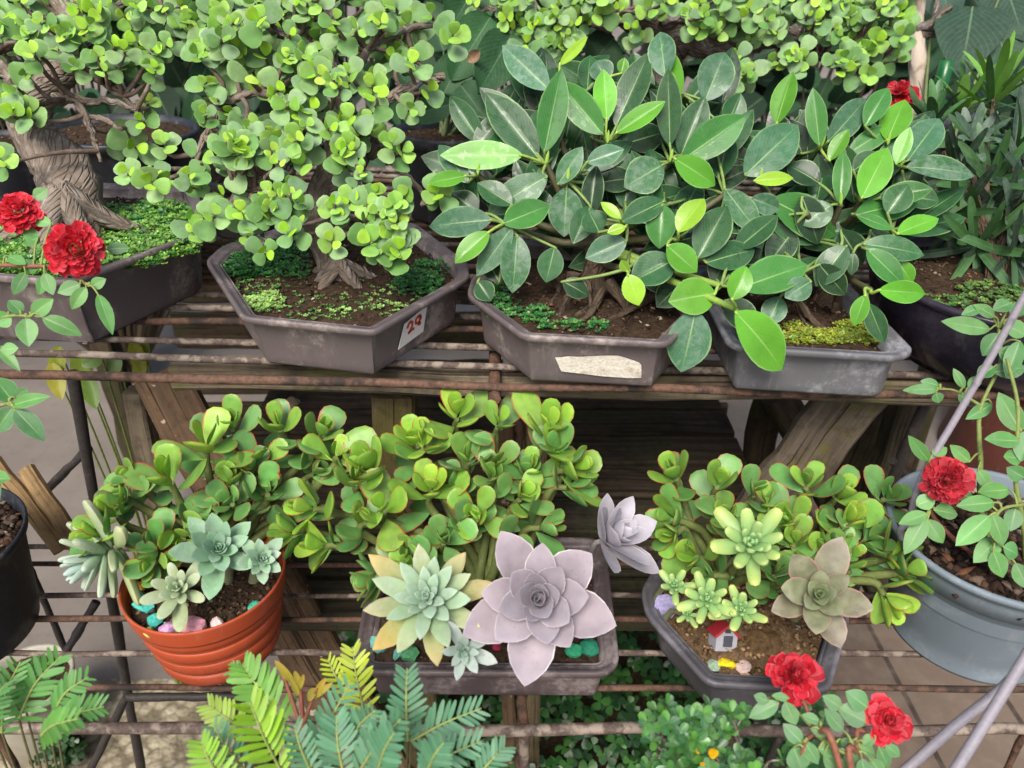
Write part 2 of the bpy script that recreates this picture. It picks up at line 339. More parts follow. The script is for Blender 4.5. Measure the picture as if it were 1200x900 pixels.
def barkmat(name, c0, c1, c2, sc_=(40, 14)):
    m = NT(name); uv = m.n('ShaderNodeUVMap').outputs[0]; P = m.obj()
    mp = m.n('ShaderNodeMapping', None, Vector=uv, Scale=(sc_[0], sc_[1]*3, 1)).outputs[0]
    vo = m.n('ShaderNodeTexVoronoi', {'feature': 'DISTANCE_TO_EDGE'}, Vector=m.n('ShaderNodeMapping', None, Vector=uv, Scale=(sc_[0]*3.4, sc_[1]*3.2, 1)).outputs[0], Scale=1.).outputs[0]
    n1 = m.noise(P, 60., 6, .65); n2 = m.noise(mp, 1., 4, .6)
    c = m.mix(m.ramp(n2, .35, .65), c0, c1); c = m.mix(m.ramp(n1, .52, .68), c, c2); c = m.mix(m.math('MULTIPLY', m.math('SUBTRACT', 1., m.ramp(vo, 0., .1)), .3), c, A(c0)*.4)
    return m.fin(c, .85, m.bump(m.math('ADD', m.math('ADD', n2, m.ramp(vo, 0., .2)), n1), .7, .003), .2)
M['bark'] = barkmat('trunk_bark', hx('#7f7266'), hx('#93867a'), hx('#a89f96'))
M['bark_grey'] = barkmat('grey_bark', hx('#6f645a'), hx('#857a70'), hx('#a09a98'))
M['root'] = barkmat('root_bark', hx('#54473b'), hx('#6c5c4c'), hx('#463a30'))
M['stem'] = simple('green_stem', (0, 0, 0), .55, 40, .2, .2, None, .3, use_attr=True, bd=.001)
def groundmat():
    m = NT('ground_concrete'); P = m.obj(); n1 = m.noise(P, 2.2, 6, .6); n2 = m.noise(P, 30., 6, .7); n3 = m.noise(P, 160., 3)
    c = m.mix(m.ramp(n1, .35, .7), hx('#79716a'), hx('#8a827a')); c = m.mix(m.math('MULTIPLY', m.ramp(n2, .5, .75), .4), c, hx('#5e544a'))
    return m.fin(c, .9, m.bump(m.math('ADD', n2, m.math('MULTIPLY', n3, .4)), .3, .004), .2)
M['ground'] = groundmat()
def gravelmat():
    m = NT('gravel_concrete'); P = m.obj(); v1 = m.n('ShaderNodeTexVoronoi', None, Vector=P, Scale=45.); v2 = m.n('ShaderNodeTexVoronoi', None, Vector=P, Scale=110.); n1 = m.noise(P, 3., 5)
    cr = m.n('ShaderNodeSeparateColor', None, Color=v1.outputs['Color']).outputs[0]
    c = m.mix(cr, hx('#9a8f78'), hx('#c0b59c')); c = m.mix(m.ramp(v1.outputs[0], .35, .75), c, hx('#7c725e')); c = m.mix(m.math('MULTIPLY', m.ramp(n1, .45, .7), .5), c, hx('#8a8068'))
    return m.fin(c, .9, m.bump(m.math('ADD', m.math('SUBTRACT', 1., v1.outputs[0]), m.math('MULTIPLY', v2.outputs[0], -.4)), .8, .006), .2)
M['gravel'] = gravelmat()
def tilemat():
    m = NT('brown_pavers'); P = m.obj(); mp = m.n('ShaderNodeMapping', None, Vector=P, Rotation=(0, 0, PI/2)).outputs[0]
    b = m.n('ShaderNodeTexBrick', {'offset': .5}, Vector=mp, Color1=tuple(hx('#6f6054'))+(1,), Color2=tuple(hx('#7d6d5f'))+(1,), Mortar=tuple(hx('#4a3f38'))+(1,), Scale=1., Mortar_Size=.006, Brick_Width=2.4, Row_Height=.21)
    n2 = m.noise(P, 18., 6, .6); c = m.mix(m.math('MULTIPLY', m.ramp(n2, .4, .75), .35), b.outputs[0], hx('#a0907e'))
    return m.fin(c, .8, m.bump(m.math('ADD', m.math('MULTIPLY', b.outputs[1], -2.), m.noise(P, 60., 4)), .3, .004), .25)
M['tiles'] = tilemat()
M['pale_bark'] = barkmat('pale_bark', hx('#b5a596'), hx('#c6b9aa'), hx('#9c8c7c'), (12, 3))
M['ficus_small'] = leafmat('glossy_small_leaf', edge=hx('#b5d592'), ew=.06, ek=.3, rib=hx('#8fbf70'), ribw=.05, ribk=.4, rough=.3, spec=.6, transl=.18, mott=.12)
M['bottle'] = plastic('green_bottle', hx('#175a2b'), hx('#1f6a36'), .2, .1)
M['red_plastic'] = plastic('red_plastic', hx('#b3262c'), hx('#a02026'), .4, .1)
M['tray_brown_dark'] = plastic('dark_brown_tray_plastic', hx('#54494b'), hx('#6d6160'), .5, .8)
M['wood_post'] = woodmat('olive_post_wood', hx('#6f6247'), hx('#82745a'), hx('#574c36'), moss=hx('#6a6436'))
# ------------------------------------------------------------------ the ground
def sheet(name, x0, x1, y0, y1, z, mat, n=1):
    mb = MB(); xs = np.linspace(x0, x1, n+1); ys = np.linspace(y0, y1, n+1); X, Y = np.meshgrid(xs, ys)
    mb.add(np.stack([X, Y, np.full_like(X, z)], -1).reshape(-1, 3), gridf(n, n), np.stack([X, Y], -1).reshape(-1, 2))
    return tag(mb.build(name, mat), kind='structure')
sheet('ground', -40, 40, -40, 60, 0, M['ground'], 8)
sheet('path', -1.9, -.36, -.6, 1.13, .004, M['gravel'])
sheet('pavement', .52, 3.2, -.6, 1.75, .004, M['tiles'])
mb = MB(); n = 40; xs = np.linspace(-.35, .5, n+1); ys = np.linspace(.2, 1.5, n+1); X, Y = np.meshgrid(xs, ys)
Z = .012+.02*rng.random(X.shape); Z[0] = Z[-1] = 0; Z[:, 0] = 0; Z[:, -1] = 0
mb.add(np.stack([X, Y, Z], -1).reshape(-1, 3), gridf(n, n), None, tuple(hx('#3d3226'))+(0,))
tag(mb.build('soil_bed', M['soil']), kind='structure')
# ------------------------------------------------------------------ upper stand: rusty rods on a wooden frame
stand = thing('plant_stand', 'tall stand of rusty rods on weathered wooden beams, carrying the row of bonsai trays', 'plant stand', (0, 1.1, 0))
def rod(parent, p0, p1, r, mat, name='rod', wob=.0015, n=8, seg=14):
    p0, p1 = A(p0, float), A(p1, float); t = np.linspace(0, 1, seg+1)[:, None]; P = p0+(p1-p0)*t
    P[1:-1] += rng.normal(0, wob, (seg-1, 3)); mb = MB(); tube(mb, P, r*(1+rng.normal(0, .06, seg+1)), n, sm=0, rough=.04)
    return mb.build(name, mat, parent)
for k in range(21):
    Y = .752+.045*k; r = .0056 if k == 0 else .0045
    rod(stand, (-1.15, Y-.045, zU(-1.15)-r), (1.15, Y+.045, zU(1.15)-r), r, M['rust'] if k % 3 else M['rust2'], 'rod')
for x in (-.72, -.02, .66):
    rod(stand, (x, .74, zU(x)-.018), (x, 1.68, zU(x)-.018), .007, M['rust2'], 'cross_rod')
def wood(parent, p0, p1, w, t, face, mat, name, w1=None, seg=12, warp=.0018):
    mb = MB(); plank(mb, p0, p1, w, t, face, seg, warp, w1=w1); return mb.build(name, mat, parent, smooth=False)
TC = A([0, -.87, .5])
wood(stand, ony(205, 436, .81), ony(1150, 460, .83), .034, .03, (0, -1, 0), M['wood_grey'], 'beam')
wood(stand, (-1.0, 1.2, zU(-1)-.05), (1.05, 1.2, zU(1.05)-.05), .045, .04, (0, -1, 0), M['wood_dark'], 'beam')
wood(stand, (-1.0, 1.6, zU(-1)-.05), (1.05, 1.6, zU(1.05)-.05), .045, .04, (0, -1, 0), M['wood_dark'], 'beam')
def down(P): return A([P[0], P[1], 0.])
for px, w, m in ((458, .056, 'wood_post'), (626, .036, 'wood_post'), (594, .022, 'wood_brown')):
    p = ony(px, 458, .86); wood(stand, p, down(p), w, .04, (0, -1, 0), M[m], 'post')
for x in (-.95, 1.0):
    wood(stand, (x, 1.6, zU(x)-.06), (x, 1.6, 0), .05, .05, (0, -1, 0), M['wood_dark'], 'post')
p = ony(609, 452, .835); rod(stand, p, A([p[0], p[1], .74]), .005, M['rust2'], 'upright_rod')
def brace(a, b, da, db, w, t, m, w1=None, ext=0., name='brace', face=TC):
    p, q = at(*a, da), at(*b, db); q = q+(q-p)*ext
    if q[2] < 0.002: s = (p[2]-.002)/(p[2]-q[2]); q = p+(q-p)*s
    return wood(stand, p, q, w, t, face, M[m], name, w1=w1)
brace((188, 436), (385, 800), 1.0, 1.06, .068, .022, 'wood_brown', .1, 1.3)
brace((1010, 452), (862, 640), .99, 1.08, .078, .024, 'wood_moss', .078, .12)
brace((158, 456), (196, 640), 1.08, 1.2, .03, .03, 'wood_grey', None, .9)
brace((1063, 462), (1018, 600), 1.1, 1.22, .034, .04, 'wood_slat', None, 1.8)
brace((905, 462), (868, 600), 1.3, 1.45, .05, .03, 'wood_dark', None, 1.)
brace((912, 462), (985, 600), 1.25, 1.35, .052, .03, 'wood_dark', None, 1.)
brace((1030, 470), (985, 600), 1.2, 1.32, .06, .03, 'wood_dark', None, 1.)
brace((345, 470), (322, 530), 1.25, 1.3, .02, .02, 'wood_grey', None, .6)
for a, b in (((85, 436), (166, 905)), ((1090, 462), (1012, 640))):
    p = ony(*a, .85); q = ony(*b, .85); q = p+(q-p)*((p[2]-.002)/(p[2]-q[2])); rod(stand, p, q, .0075, M['black_steel'], 'steel_leg', .0005)
rod(stand, ony(104, 525, .852), ony(22, 608, .84), .006, M['black_steel'], 'steel_strut', .0003)
rod(stand, ony(1046, 540, .85), ony(1085, 586, .88), .006, M['black_steel'], 'steel_strut', .0003)
# ------------------------------------------------------------------ lower stand of rods
low = thing('plant_stand', 'low stand of thin rusty rods carrying the succulent pots in front of the bonsai', 'plant stand', (0, .62, 0))
for k, Y in enumerate((.495, .543, .587, .637, .676, .727, .757)):
    r = .0058 if k == 0 else .0034
    rod(low, (-.86, Y+U(-.003, .003), ZL-r), (.86, Y+U(-.003, .003), ZL-r), r, M['rust'] if k % 2 == 0 else M['rust2'], 'rod', .0012)
for x in (-.80, .012, .8):
    rod(low, (x, .49, ZL-.012), (x, .77, ZL-.012), .005, M['rust2'], 'cross_rod')
    rod(low, (x, .497, ZL-.012), (x, .497, .0), .0055, M['rust'], 'leg'); rod(low, (x, .765, ZL-.012), (x, .765, .0), .0055, M['rust2'], 'leg')
rod(low, ony(148, 817, .62), ony(300, 816, .62), .005, M['black_steel'], 'steel_strut', .0003)
rod(low, ony(149, 815, .62), ony(84, 945, .62), .005, M['black_steel'], 'steel_strut', .0003)
rod(low, ony(30, 655, .78), ony(76, 760, .78), .0045, M['black_steel'], 'steel_strut', .0003)
rod(low, ony(113, 705, .8), ony(58, 795, .74), .006, M['black_steel'], 'steel_strut', .0003)
# ------------------------------------------------------------------ slatted bench under the upper stand
bench = thing('slatted_bench', 'low dark bench of damp wooden slats in the shade below the bonsai stand', 'bench', (0, 1.05, 0))
for k in range(8):
    Y = .77+.092*k
    wood(bench, (-.50+U(-.01, .01), Y, .60), (.42+U(-.01, .01), Y, .60), .082, .02, (0, 0, 1), M['wood_slat'] if k < 3 else M['wood_dark'], 'slat', warp=.0014)  # front slats lit tone, rear slats darker: shelf shade put into the wood colour
for x in (-.42, .34):
    wood(bench, (x, .72, .565), (x, 1.46, .565), .05, .04, (1, 0, 0), M['wood_dark'], 'bearer')
    for z in (.10, .21, .32, .43, .54, .66, .77, .87): wood(bench, (-.74 if x < 0 else .02, 1.52, z), (-.02 if x < 0 else .50, 1.52, z), .085, .018, (0, -1, 0), M['wood_dark'], 'added_back_slat', warp=.0012)  # back panel added to darken the gaps behind the rods
    wood(bench, (x, 1.545, .93), (x, 1.545, 0), .05, .03, (0, -1, 0), M['wood_dark'], 'added_back_post')
    for Y in (.80, 1.40): wood(bench, (x, Y, .545), (x, Y, 0), .045, .045, (0, -1, 0), M['wood_dark'], 'leg')
# ------------------------------------------------------------------ sticks
for i, (a, b, lab) in enumerate((((-8, 540), (92, 668), 'greyish dry stick leaning on rods behind the black bark-filled pot, nearest that pot'), ((30, 550), (96, 648), 'yellowish dry stick with a broken top leaning beside the thin steel strut'))):
    mb = MB(); p = ony(*a, .80); q = ony(*b, .735); q = p+(q-p)*1.02
    q = p+(q-p)*((p[2]-ZL-.003)/(p[2]-q[2]))
    plank(mb, p, q, .02, .016, TC, 6, .001, bev=.004); tag(mb.build('dry_stick', M['stick'], None, False), lab, 'stick', 'dry sticks')
# front bench, below the frame, for the plants at the bottom of the picture
fb = thing('plank_bench', 'narrow bench of old planks before the stand, holding the nearest pots', 'bench', (0, .30, 0))
for Y in (.22, .32, .42): wood(fb, (-.85, Y, .37), (.95, Y, .37), .09, .022, (0, 0, 1), M['wood_grey'], 'plank')
for x in (-.75, 0, .85):
    wood(fb, (x, .18, .34), (x, .46, .34), .05, .035, (1, 0, 0), M['wood_dark'], 'bearer')
    for Y in (.21, .43): wood(fb, (x, Y, .32), (x, Y, 0), .05, .045, (0, -1, 0), M['wood_dark'], 'leg')
# ------------------------------------------------------------------ trays and pots
def upz(z0, tilt):
    return (lambda x: z0+SL*x) if tilt else (lambda x: z0+0*x)
SOILC = [hx('#46382c'), hx('#574636'), hx('#352a21'), hx('#6b5844')]
def soilmesh(poly, zf, mound=.008, n=260, cols=SOILC, big=.004, base='#403328'):
    mb = MB(); P = round_poly(poly, .02, 5); cen = P.mean(0); rings = []
    m = 16
    for i in range(m, -1, -1):
        q = i/m; R = cen+(P-cen)*max(q, .02); z = zf(R[:, 0])+mound*(1-q*q)+rng.normal(0, .0012, len(R))*(q < .97)
        rings.append(np.column_stack([R, z]))
    loft(mb, rings, (False, True), tuple(hx(base))+(0,))
    pts = []; lo, hi = P.min(0), P.max(0)
    while len(pts) < n:
        q = rng.uniform(lo, hi)
        if inpoly(P, q):
            e = min(1, np.linalg.norm((q-cen)/((hi-lo)/2))); pts.append((q[0], q[1], zf(q[0])+mound*(1-e*e)+.001))
    chips(mb, pts, big*.25, big, cols, .6, 1)
    k = max(4, n//9); chips(mb, [pts[i] for i in rng.integers(0, n, k)], big*.4, big*1.3, [hx('#8f8270'), hx('#a39682'), hx('#77654f'), hx('#6b4a34')], .35, 1)
    return mb
def tray(label, poly, z0, h, mat, taper=.028, rim=.011, tilt=True, r=.012, soil_n=420, soil_drop=.016, foot=True, soil_label=None, mound=.008, tan=False):
    zf = upz(z0, tilt); P = round_poly(poly, r, 5); c = P.mean(0)
    t = thing('bonsai_tray', label, 'tray', (c[0], c[1], zf(c[0])))
    def ring(d, z): Q = inset(P, d); return np.column_stack([Q, zf(Q[:, 0])+z])
    b = .0035 if foot else .001
    mb = MB(); rings = [ring(taper+.012, b), ring(taper+.002, b+.0012), ring(taper, b+.0045)]
    for q in np.linspace(.15, 1, 5): rings.append(ring(taper+(rim+.001-taper)*q**1.25, b+.0045+(h-.0135-b)*q))
    rings += [ring(rim+.004, h-.004), ring(rim+.007, h-.02), ring(taper+.012, h*.45), ring(taper+.02, b+.006)]
    loft(mb, rings, (True, True)); w = mb.build('wall', mat, t)
    mb = MB(); loft(mb, [ring(rim+.003, h-.0075), ring(.002, h-.0078), ring(.0003, h-.0068), ring(0, h-.003), ring(.0005, h-.0006), ring(.0018, h), ring(rim*.42, h-.0002), ring(rim*.5, h-.0022), ring(rim-.001, h-.0026), ring(rim+.002, h-.004), ring(rim+.003, h-.0075)])
    mb.build('rim', mat, t)
    if foot:
        Q = inset(A(poly, float), taper+.02)
        for i in range(len(Q)):
            e = Q[i]-Q[i-1]
            if np.linalg.norm(e) > .03:
                for q in ((.12, .88) if np.linalg.norm(e) > .07 else (.5,)):
                    p = Q[i-1]+e*q; mb = MB(); box(mb, (p[0], p[1], zf(p[0])+b*.5+.0005), (.022, .016, b+.001), math.atan2(e[1], e[0]), .0015); mb.build('foot', mat, t)
    if soil_n:
        S = inset(A(poly, float), rim+.008); s = soilmesh(S, lambda x: zf(x)+h-soil_drop, mound, soil_n, *(([hx('#6f583f'), hx('#85694c'), hx('#57452f'), hx('#967c5c')], .004, '#66523c') if tan else (SOILC,))); s.build('soil', [M['soil'], M['bits']], t)
    return t
HEX1 = [(-.625, .775), (-.47, .765), (-.392, .935), (-.392, .975), (-.47, 1.13), (-.63, 1.13), (-.715, .96), (-.715, .92)]
HEX2 = [(-.288, .743), (-.143, .723), (-.052, .882), (-.056, .93), (-.14, 1.08), (-.29, 1.09), (-.378, .95), (-.380, .90)]
HEX3 = [(.011, .727), (.166, .723), (.222, .82), (.222, .86), (.165, 1.02), (.01, 1.03), (-.05, .88), (-.053, .83)]
REC4 = [(.246, .727), (.411, .720), (.436, .738), (.436, .95), (.415, .97), (.246, .97), (.232, .955), (.232, .742)]
tray1 = tray('large grey brown tray with a flared wall, holding the thick trunked bonsai', HEX1, .97, .094, M['tray_brown'], .026, .013, soil_n=500)
tray2 = tray('brown plastic tray with a white price sticker on its slanting side', HEX2, .97, .07, M['tray_brown'], .02, .012, soil_n=700)
tray3 = tray('brown plastic tray with a strip of torn cream tape across its front', HEX3, .97, .070, M['tray_brown'], .018, .012, soil_n=600, soil_drop=.02)
tray4 = tray('scuffed grey rectangular tray with mossy soil at the end of the bonsai row', REC4, .97, .066, M['tray_grey'], .017, .014, soil_n=420)
TR5 = [(-.142, .508), (.092, .506), (.107, .521), (.111, .690), (.098, .705), (-.148, .707), (-.163, .692), (-.158, .523)]
HEX6 = [(.186, .490), (.300, .482), (.355, .575), (.355, .61), (.305, .70), (.19, .70), (.140, .612), (.140, .578)]
tray5 = tray('small rectangular brown tray under the pale lilac rosette and green succulents', TR5, ZL, .062, M['tray_brown_dark'], .018, .012, tilt=False, soil_n=420, soil_drop=.012)
tray6 = tray('small dark hexagonal tray with a toy house on its soil', HEX6, ZL, .068, M['tray_dark'], .022, .012, tilt=False, soil_n=900, soil_drop=.013, tan=True)
# price sticker and torn tape: thin sheets lying on the slanted walls, with the figures
def wallframe(poly, i, z0f, h, taper, rim, b=.0035):
    """plane of wall segment i (poly[i] -> poly[i+1]): origin at bottom start, unit along, unit up the wall, outward normal, length"""
    a, c = A(poly[i], float), A(poly[(i+1) % len(poly)], float); Pt = inset(A(poly, float), rim+.001); Pb = inset(A(poly, float), taper)
    j = (i+1) % len(poly); zb = lambda p: z0f(p[0])+b+.0045; zt = lambda p: z0f(p[0])+h-.009
    B0, B1, T0, T1 = [np.append(p, f(p)) for p, f in ((Pb[i], zb), (Pb[j], zb), (Pt[i], zt), (Pt[j], zt))]
    return B0, B1, T0, T1
def onwall(fr, u, v, off=.0025):
    B0, B1, T0, T1 = fr; p = (B0*(1-u)+B1*u)*(1-v)+(T0*(1-u)+T1*u)*v
    n = nz(cross(B1-B0, T0-B0)); return p+n*off
def patch(fr, pts, off, mat, name, parent, c=(1, 1, 1, 0)):
    mb = MB(); V = A([onwall(fr, u, v, off+U(0, .0002)) for u, v in pts]); W = A([onwall(fr, u, v, off-.0008) for u, v in pts]); n = len(pts)
    mb.add(np.concatenate([V, W]), [list(range(n))]+[[i, i+n, (i+1) % n+n, (i+1) % n] for i in range(n)], None, c)
    return mb.build(name, mat, parent, smooth=False)
f2 = wallframe(HEX2, 1, upz(.97, True), .07, .02, .012)
WHT = tuple(hx('#e4dfdb'))+(0,)
stk = patch(f2, [(.26, .22), (.55, .30), (.585, .92), (.33, .78)], .0022, M['paint'], 'price_sticker', tray2, WHT)
def stroke(fr, pts, wd, off, mat, name, parent, c):
    mb = MB(); V = []; pts = A(pts, float)
    B0, B1, T0, T1 = fr; P = A([onwall(fr, u, v, off) for u, v in pts]); P = cat(P, 5); n0 = nz(cross(B1-B0, T0-B0)); T = np.gradient(P, axis=0)
    for i, p in enumerate(P):
        s = nz(cross(T[i], n0))*wd*(.8+.4*math.sin(i*.7)**2); V += [p-s, p+s]
    n = len(P); mb.add(V, [[2*i, 2*i+1, 2*i+3, 2*i+2] for i in range(n-1)], None, c); return mb
RED = tuple(hx('#b8432f'))+(0,)
mb = stroke(f2, [(.355, .63), (.375, .74), (.41, .73), (.405, .60), (.37, .50), (.40, .53), (.435, .54)], .0019, .0028, None, '', None, RED)
m2 = stroke(f2, [(.50, .78), (.46, .76), (.45, .66), (.48, .62), (.51, .70), (.50, .78), (.50, .66), (.485, .57), (.515, .58)], .0019, .0028, None, '', None, RED)
mb.v += m2.v; mb.uv += m2.uv; mb.c += m2.c; mb.f += [(f+mb.n, k) for f, k in m2.f]; mb.n += m2.n
mb.build('price_figures', M['paint'], stk)
f3 = wallframe(HEX3, 0, upz(.97, True), .07, .018, .012)
patch(f3, [(.20, .58), (.215, .48), (.235, .34), (.25, .25), (.40, .22), (.60, .18), (.80, .17), (.90, .19), (.895, .34), (.885, .50), (.865, .56), (.80, .62), (.74, .67), (.69, .70), (.62, .69), (.50, .66), (.42, .63), (.36, .62), (.30, .62), (.25, .59)], .0022, M['paper'], 'torn_tape', tray3)
# round pots
def pot(name, label, cat_, cen, prof, mat, rimprof=None, soil_r=0, soil_z=0, soil_n=200, bark=False, tilt=0., group=None, n=64):
    t = thing(name, label, cat_, cen, group); mb = MB(); lathe(mb, prof, cen, n, tilt=tilt); mb.build('wall', mat, t)
    if rimprof: mb = MB(); lathe(mb, rimprof, cen, n, tilt=tilt); mb.build('rim', mat, t)
    if soil_r:
        a = np.linspace(0, 2*PI, 28, endpoint=False); P = np.stack([cen[0]+np.cos(a)*soil_r, cen[1]+np.sin(a)*soil_r], -1)
        cols = [hx('#3d2e26'), hx('#4f3c31'), hx('#2a211c'), hx('#66564a'), hx('#33281f')] if bark else SOILC
        s = soilmesh(P, lambda x: cen[2]+soil_z+tilt*(x-cen[0]), .006, soil_n, cols, .009 if bark else .004, '#2a211b' if bark else '#403328')
        s.build('soil', [M['soil'], M['bits']], t)
    return t
# orange ribbed pot
oc = (-.3225, .598, ZL)
OK_ = .93
pf = [(.002, .0005), (.058, .0005), (.0625, .003)]
z = .004; r = .0632
for k in range(4):
    pf += [(r, z), (r+.0030, z+.002), (r+.0062, z+.008), (r+.0074, z+.0175), (r+.0067, z+.0195), (r+.0030, z+.0203), (r+.0018, z+.0207)]
    z += .0215; r += .0047
pf += [(r+.002, z), (r+.002, z+.004)]
pf = [(r_*OK_, z_) for r_, z_ in pf]
opot = pot('flower_pot', 'ribbed orange plastic pot with coloured stones on its soil', 'pot', oc, pf, M['orange'],
           [(r_*OK_, z_) for r_, z_ in [(.081, .084), (.0856, .0835), (.0862, .086), (.0885, .103), (.0888, .1055), (.0875, .1065), (.086, .1055), (.0835, .094), (.076, .05), (.07, .03)]], .081*OK_, .09, 500)
# big grey rose pot
gc = (.520, .626, ZL)
gpot = pot('flower_pot', 'big smooth grey plastic pot of bark chips with the rose growing in it', 'pot', gc,
           [(.002, .004), (.078, .004), (.0815, .0005), (.0845, .0005), (.085, .004), (.0838, .0075), (.0875, .03), (.0965, .075), (.103, .104), (.1045, .1055), (.1045, .1075)], M['grey_pot'],
           [(.1035, .107), (.1062, .1075), (.1085, .125), (.110, .132), (.1135, .1335), (.1145, .1375), (.1135, .1405), (.110, .141), (.1075, .138), (.105, .12), (.099, .08)], .104, .118, 900, True)
lpot = pot('flower_pot', 'black plastic pot of bark chips standing beside the dry sticks', 'pot', (-.624, .612, ZL),
           [(.002, .002), (.076, .002), (.08, .004), (.084, .03), (.0945, .11), (.0985, .124)], M['black_pot'],
           [(.0975, .1225), (.101, .123), (.1025, .131), (.1015, .134), (.099, .133), (.096, .12), (.09, .09)], .094, .117, 800, True)
# dark glazed bowl
rcx = (.602, .872, zU(.602))
bowl = pot('bonsai_pot', 'dark glazed round bowl under the narrow leaved plant', 'pot', rcx,
           [(.002, .006), (.10, .006), (.104, 0), (.11, 0), (.112, .006), (.125, .014), (.142, .04), (.152, .075), (.156, .094)], M['glaze'],
           [(.155, .093), (.158, .094), (.161, .099), (.160, .103), (.156, .104), (.152, .101), (.148, .085)], .148, .088, 900, False, SL)
# row of black pots behind
def blackpot(label, px, py, d, r, h, soil=True, sh=1.):
    p = at(px, py, d); c = (p[0], p[1], zU(p[0]))
    h = max(.08, p[2]-c[2])
    return pot('nursery_pot', label, 'pot', c, [(.002, .002), (r*.78, .002), (r*.8, .006), (r*.93, h*.82), (r*.94, h*.86)], M['black_pot'],
               [(r*.93, h*.85), (r*.99, h*.86), (r*1.01, h*.97), (r*.99, h), (r*.95, h), (r*.92, h*.9)], r*.92, h*.9, 120, False, SL, 'black nursery pots behind the bonsai', 40), A([c[0], c[1], c[2]+h*.9])
bp1, bs1 = blackpot('black nursery pot standing between the round leaved bonsai and the dark ficus', 520, 152, 1.30, .085, .1)
bp2, bs2 = blackpot('wide black nursery pot seen behind the gnarled bare twigs of the thick trunk', 140, 150, 1.34, .13, .1)
bp3, bs3 = blackpot('black nursery pot behind the thick trunk at the edge of the stand', 0, 165, 1.3, .09, .1)
bp4, bs4 = blackpot('black nursery pot glimpsed behind the round leaved bonsai and its mossy soil', 285, 200, 1.22, .08, .1)
bp5, bs5 = blackpot('black nursery pot hidden behind the ficus, holding the lichened trunk', 770, 120, 1.36, .12, .1)
bp6, bs6 = blackpot('black nursery pot holding the pale straight trunk behind the ficus', 1075, 125, 1.33, .09, .1)
# ground pots
p = onz(30, 830, .0)
wpot = pot('flower_pot', 'white plastic pot on the ground below the black bark-filled pot', 'pot', (-.93, .985, .004), [(.002, 0), (.062, 0), (.066, .004), (.078, .16)], M['white_pot'],
           [(.077, .158), (.084, .16), (.087, .175), (.084, .179), (.079, .176), (.074, .15)], .075, .16, 200)
cpot = pot('clay_pot', 'dark red clay pot on the ground behind the big grey rose pot', 'pot', (1.66, 1.95, 0), [(.002, 0), (.30, 0), (.305, .01), (.26, .30)], M['redclay'], [(.258, .298), (.285, .30), (.28, .36), (.262, .36), (.25, .30)], .25, .32, 200)
# pots on the front bench, out of the frame
fpots = []
for lab, x, y, r in (('black pot on the front bench with a dark fern at the corner', -.42, .30, .07), ('black pot on the front bench with bright and bluish feathery fronds', -.12, .32, .085), ('black pot on the front bench with the small glossy shrub', .19, .32, .07), ('black pot on the front bench with the low red rose bush', .38, .32, .085)):
    c = (x, y, .381); fpots.append(A([x, y, .381+.095]))
    pot('nursery_pot', lab, 'pot', c, [(.002, 0), (r*.78, 0), (r*.8, .004), (r*.95, .092)], M['black_pot'], [(r*.94, .09), (r, .091), (r*1.02, .104), (r*.98, .107), (r*.94, .105), (r*.9, .085)], r*.92, .093, 150, True, group='black pots on the front bench')
# ------------------------------------------------------------------ plants
def tocam(p): return nz(CAM-A(p))
def pxm(px, d): return px*d/FPX
def jit(c, a=.12): 
    c = A(c, float); k = 1+rng.normal(0, a); return np.clip(c*k*(1+rng.normal(0, a*.35, 3)), .002, .95)
TAU = 2*PI
GA = 2.39996
def frame(ax):
    ax = nz(ax); r = nz(cross(ax, [0.13, .2, 1] if abs(ax[2]) < .93 else [1, .1, 0])); return ax, r, cross(ax, r)
def plane_stem(mb, pts, r, c, n=6, sm=5, mi=0): tube(mb, pts, r, n, tuple(c)+(0,), mi, sm, .05)
STEMG = hx('#7f8f4a'); STEMB = hx('#7a5f4c'); STEMR = hx('#8a4f45')
# --- round leaved bonsai -------------------------------------------------------
SPO = [hx('#76a45c'), hx('#86b06c'), hx('#68964c'), hx('#8fb470')]; SPM = [hx('#92c054'), hx('#9cca5c'), hx('#82b24c')]; SPY = [hx('#a6d04a'), hx('#b4da5a'), hx('#9ccc3c')]
def spek_sprig(mb, P, ax, s):
    ax, r, q = frame(ax); ph = U(0, TAU); np_ = rng.integers(2, 4)
    for k in range(np_):
        f = k/max(1, np_-1); th = 1.36-.62*f+rng.normal(0, .09); L = s*(1.02-.42*f)*U(.85, 1.12)
        cc = [SPO, SPM, SPY][min(2, int(f*1.65+U(0, .75)))]; cc = cc[rng.integers(len(cc))]
        for h in (0, 1):
            if rng.random() < .1: continue
            a = ph+k*PI/2+h*PI+rng.normal(0, .2); rad = r*math.cos(a)+q*math.sin(a); tt = th+rng.normal(0, .12)
            d = ax*math.cos(tt)+rad*math.sin(tt); nrm = ax*math.sin(tt)-rad*math.cos(tt)
            leaf(mb, P+ax*(f*s*.5)+d*s*.06, d, nrm+rv(.12), L, L*U(.84, .98), (.74, .37), jit(cc, .1), jit(A(cc)*1.02, .05), dust=(.6 if rng.random() < .4 else .12)*(1-f), cup=U(-.05, .16), curl=U(-.25, .2), thick=L*.07, nu=6, nv=7)
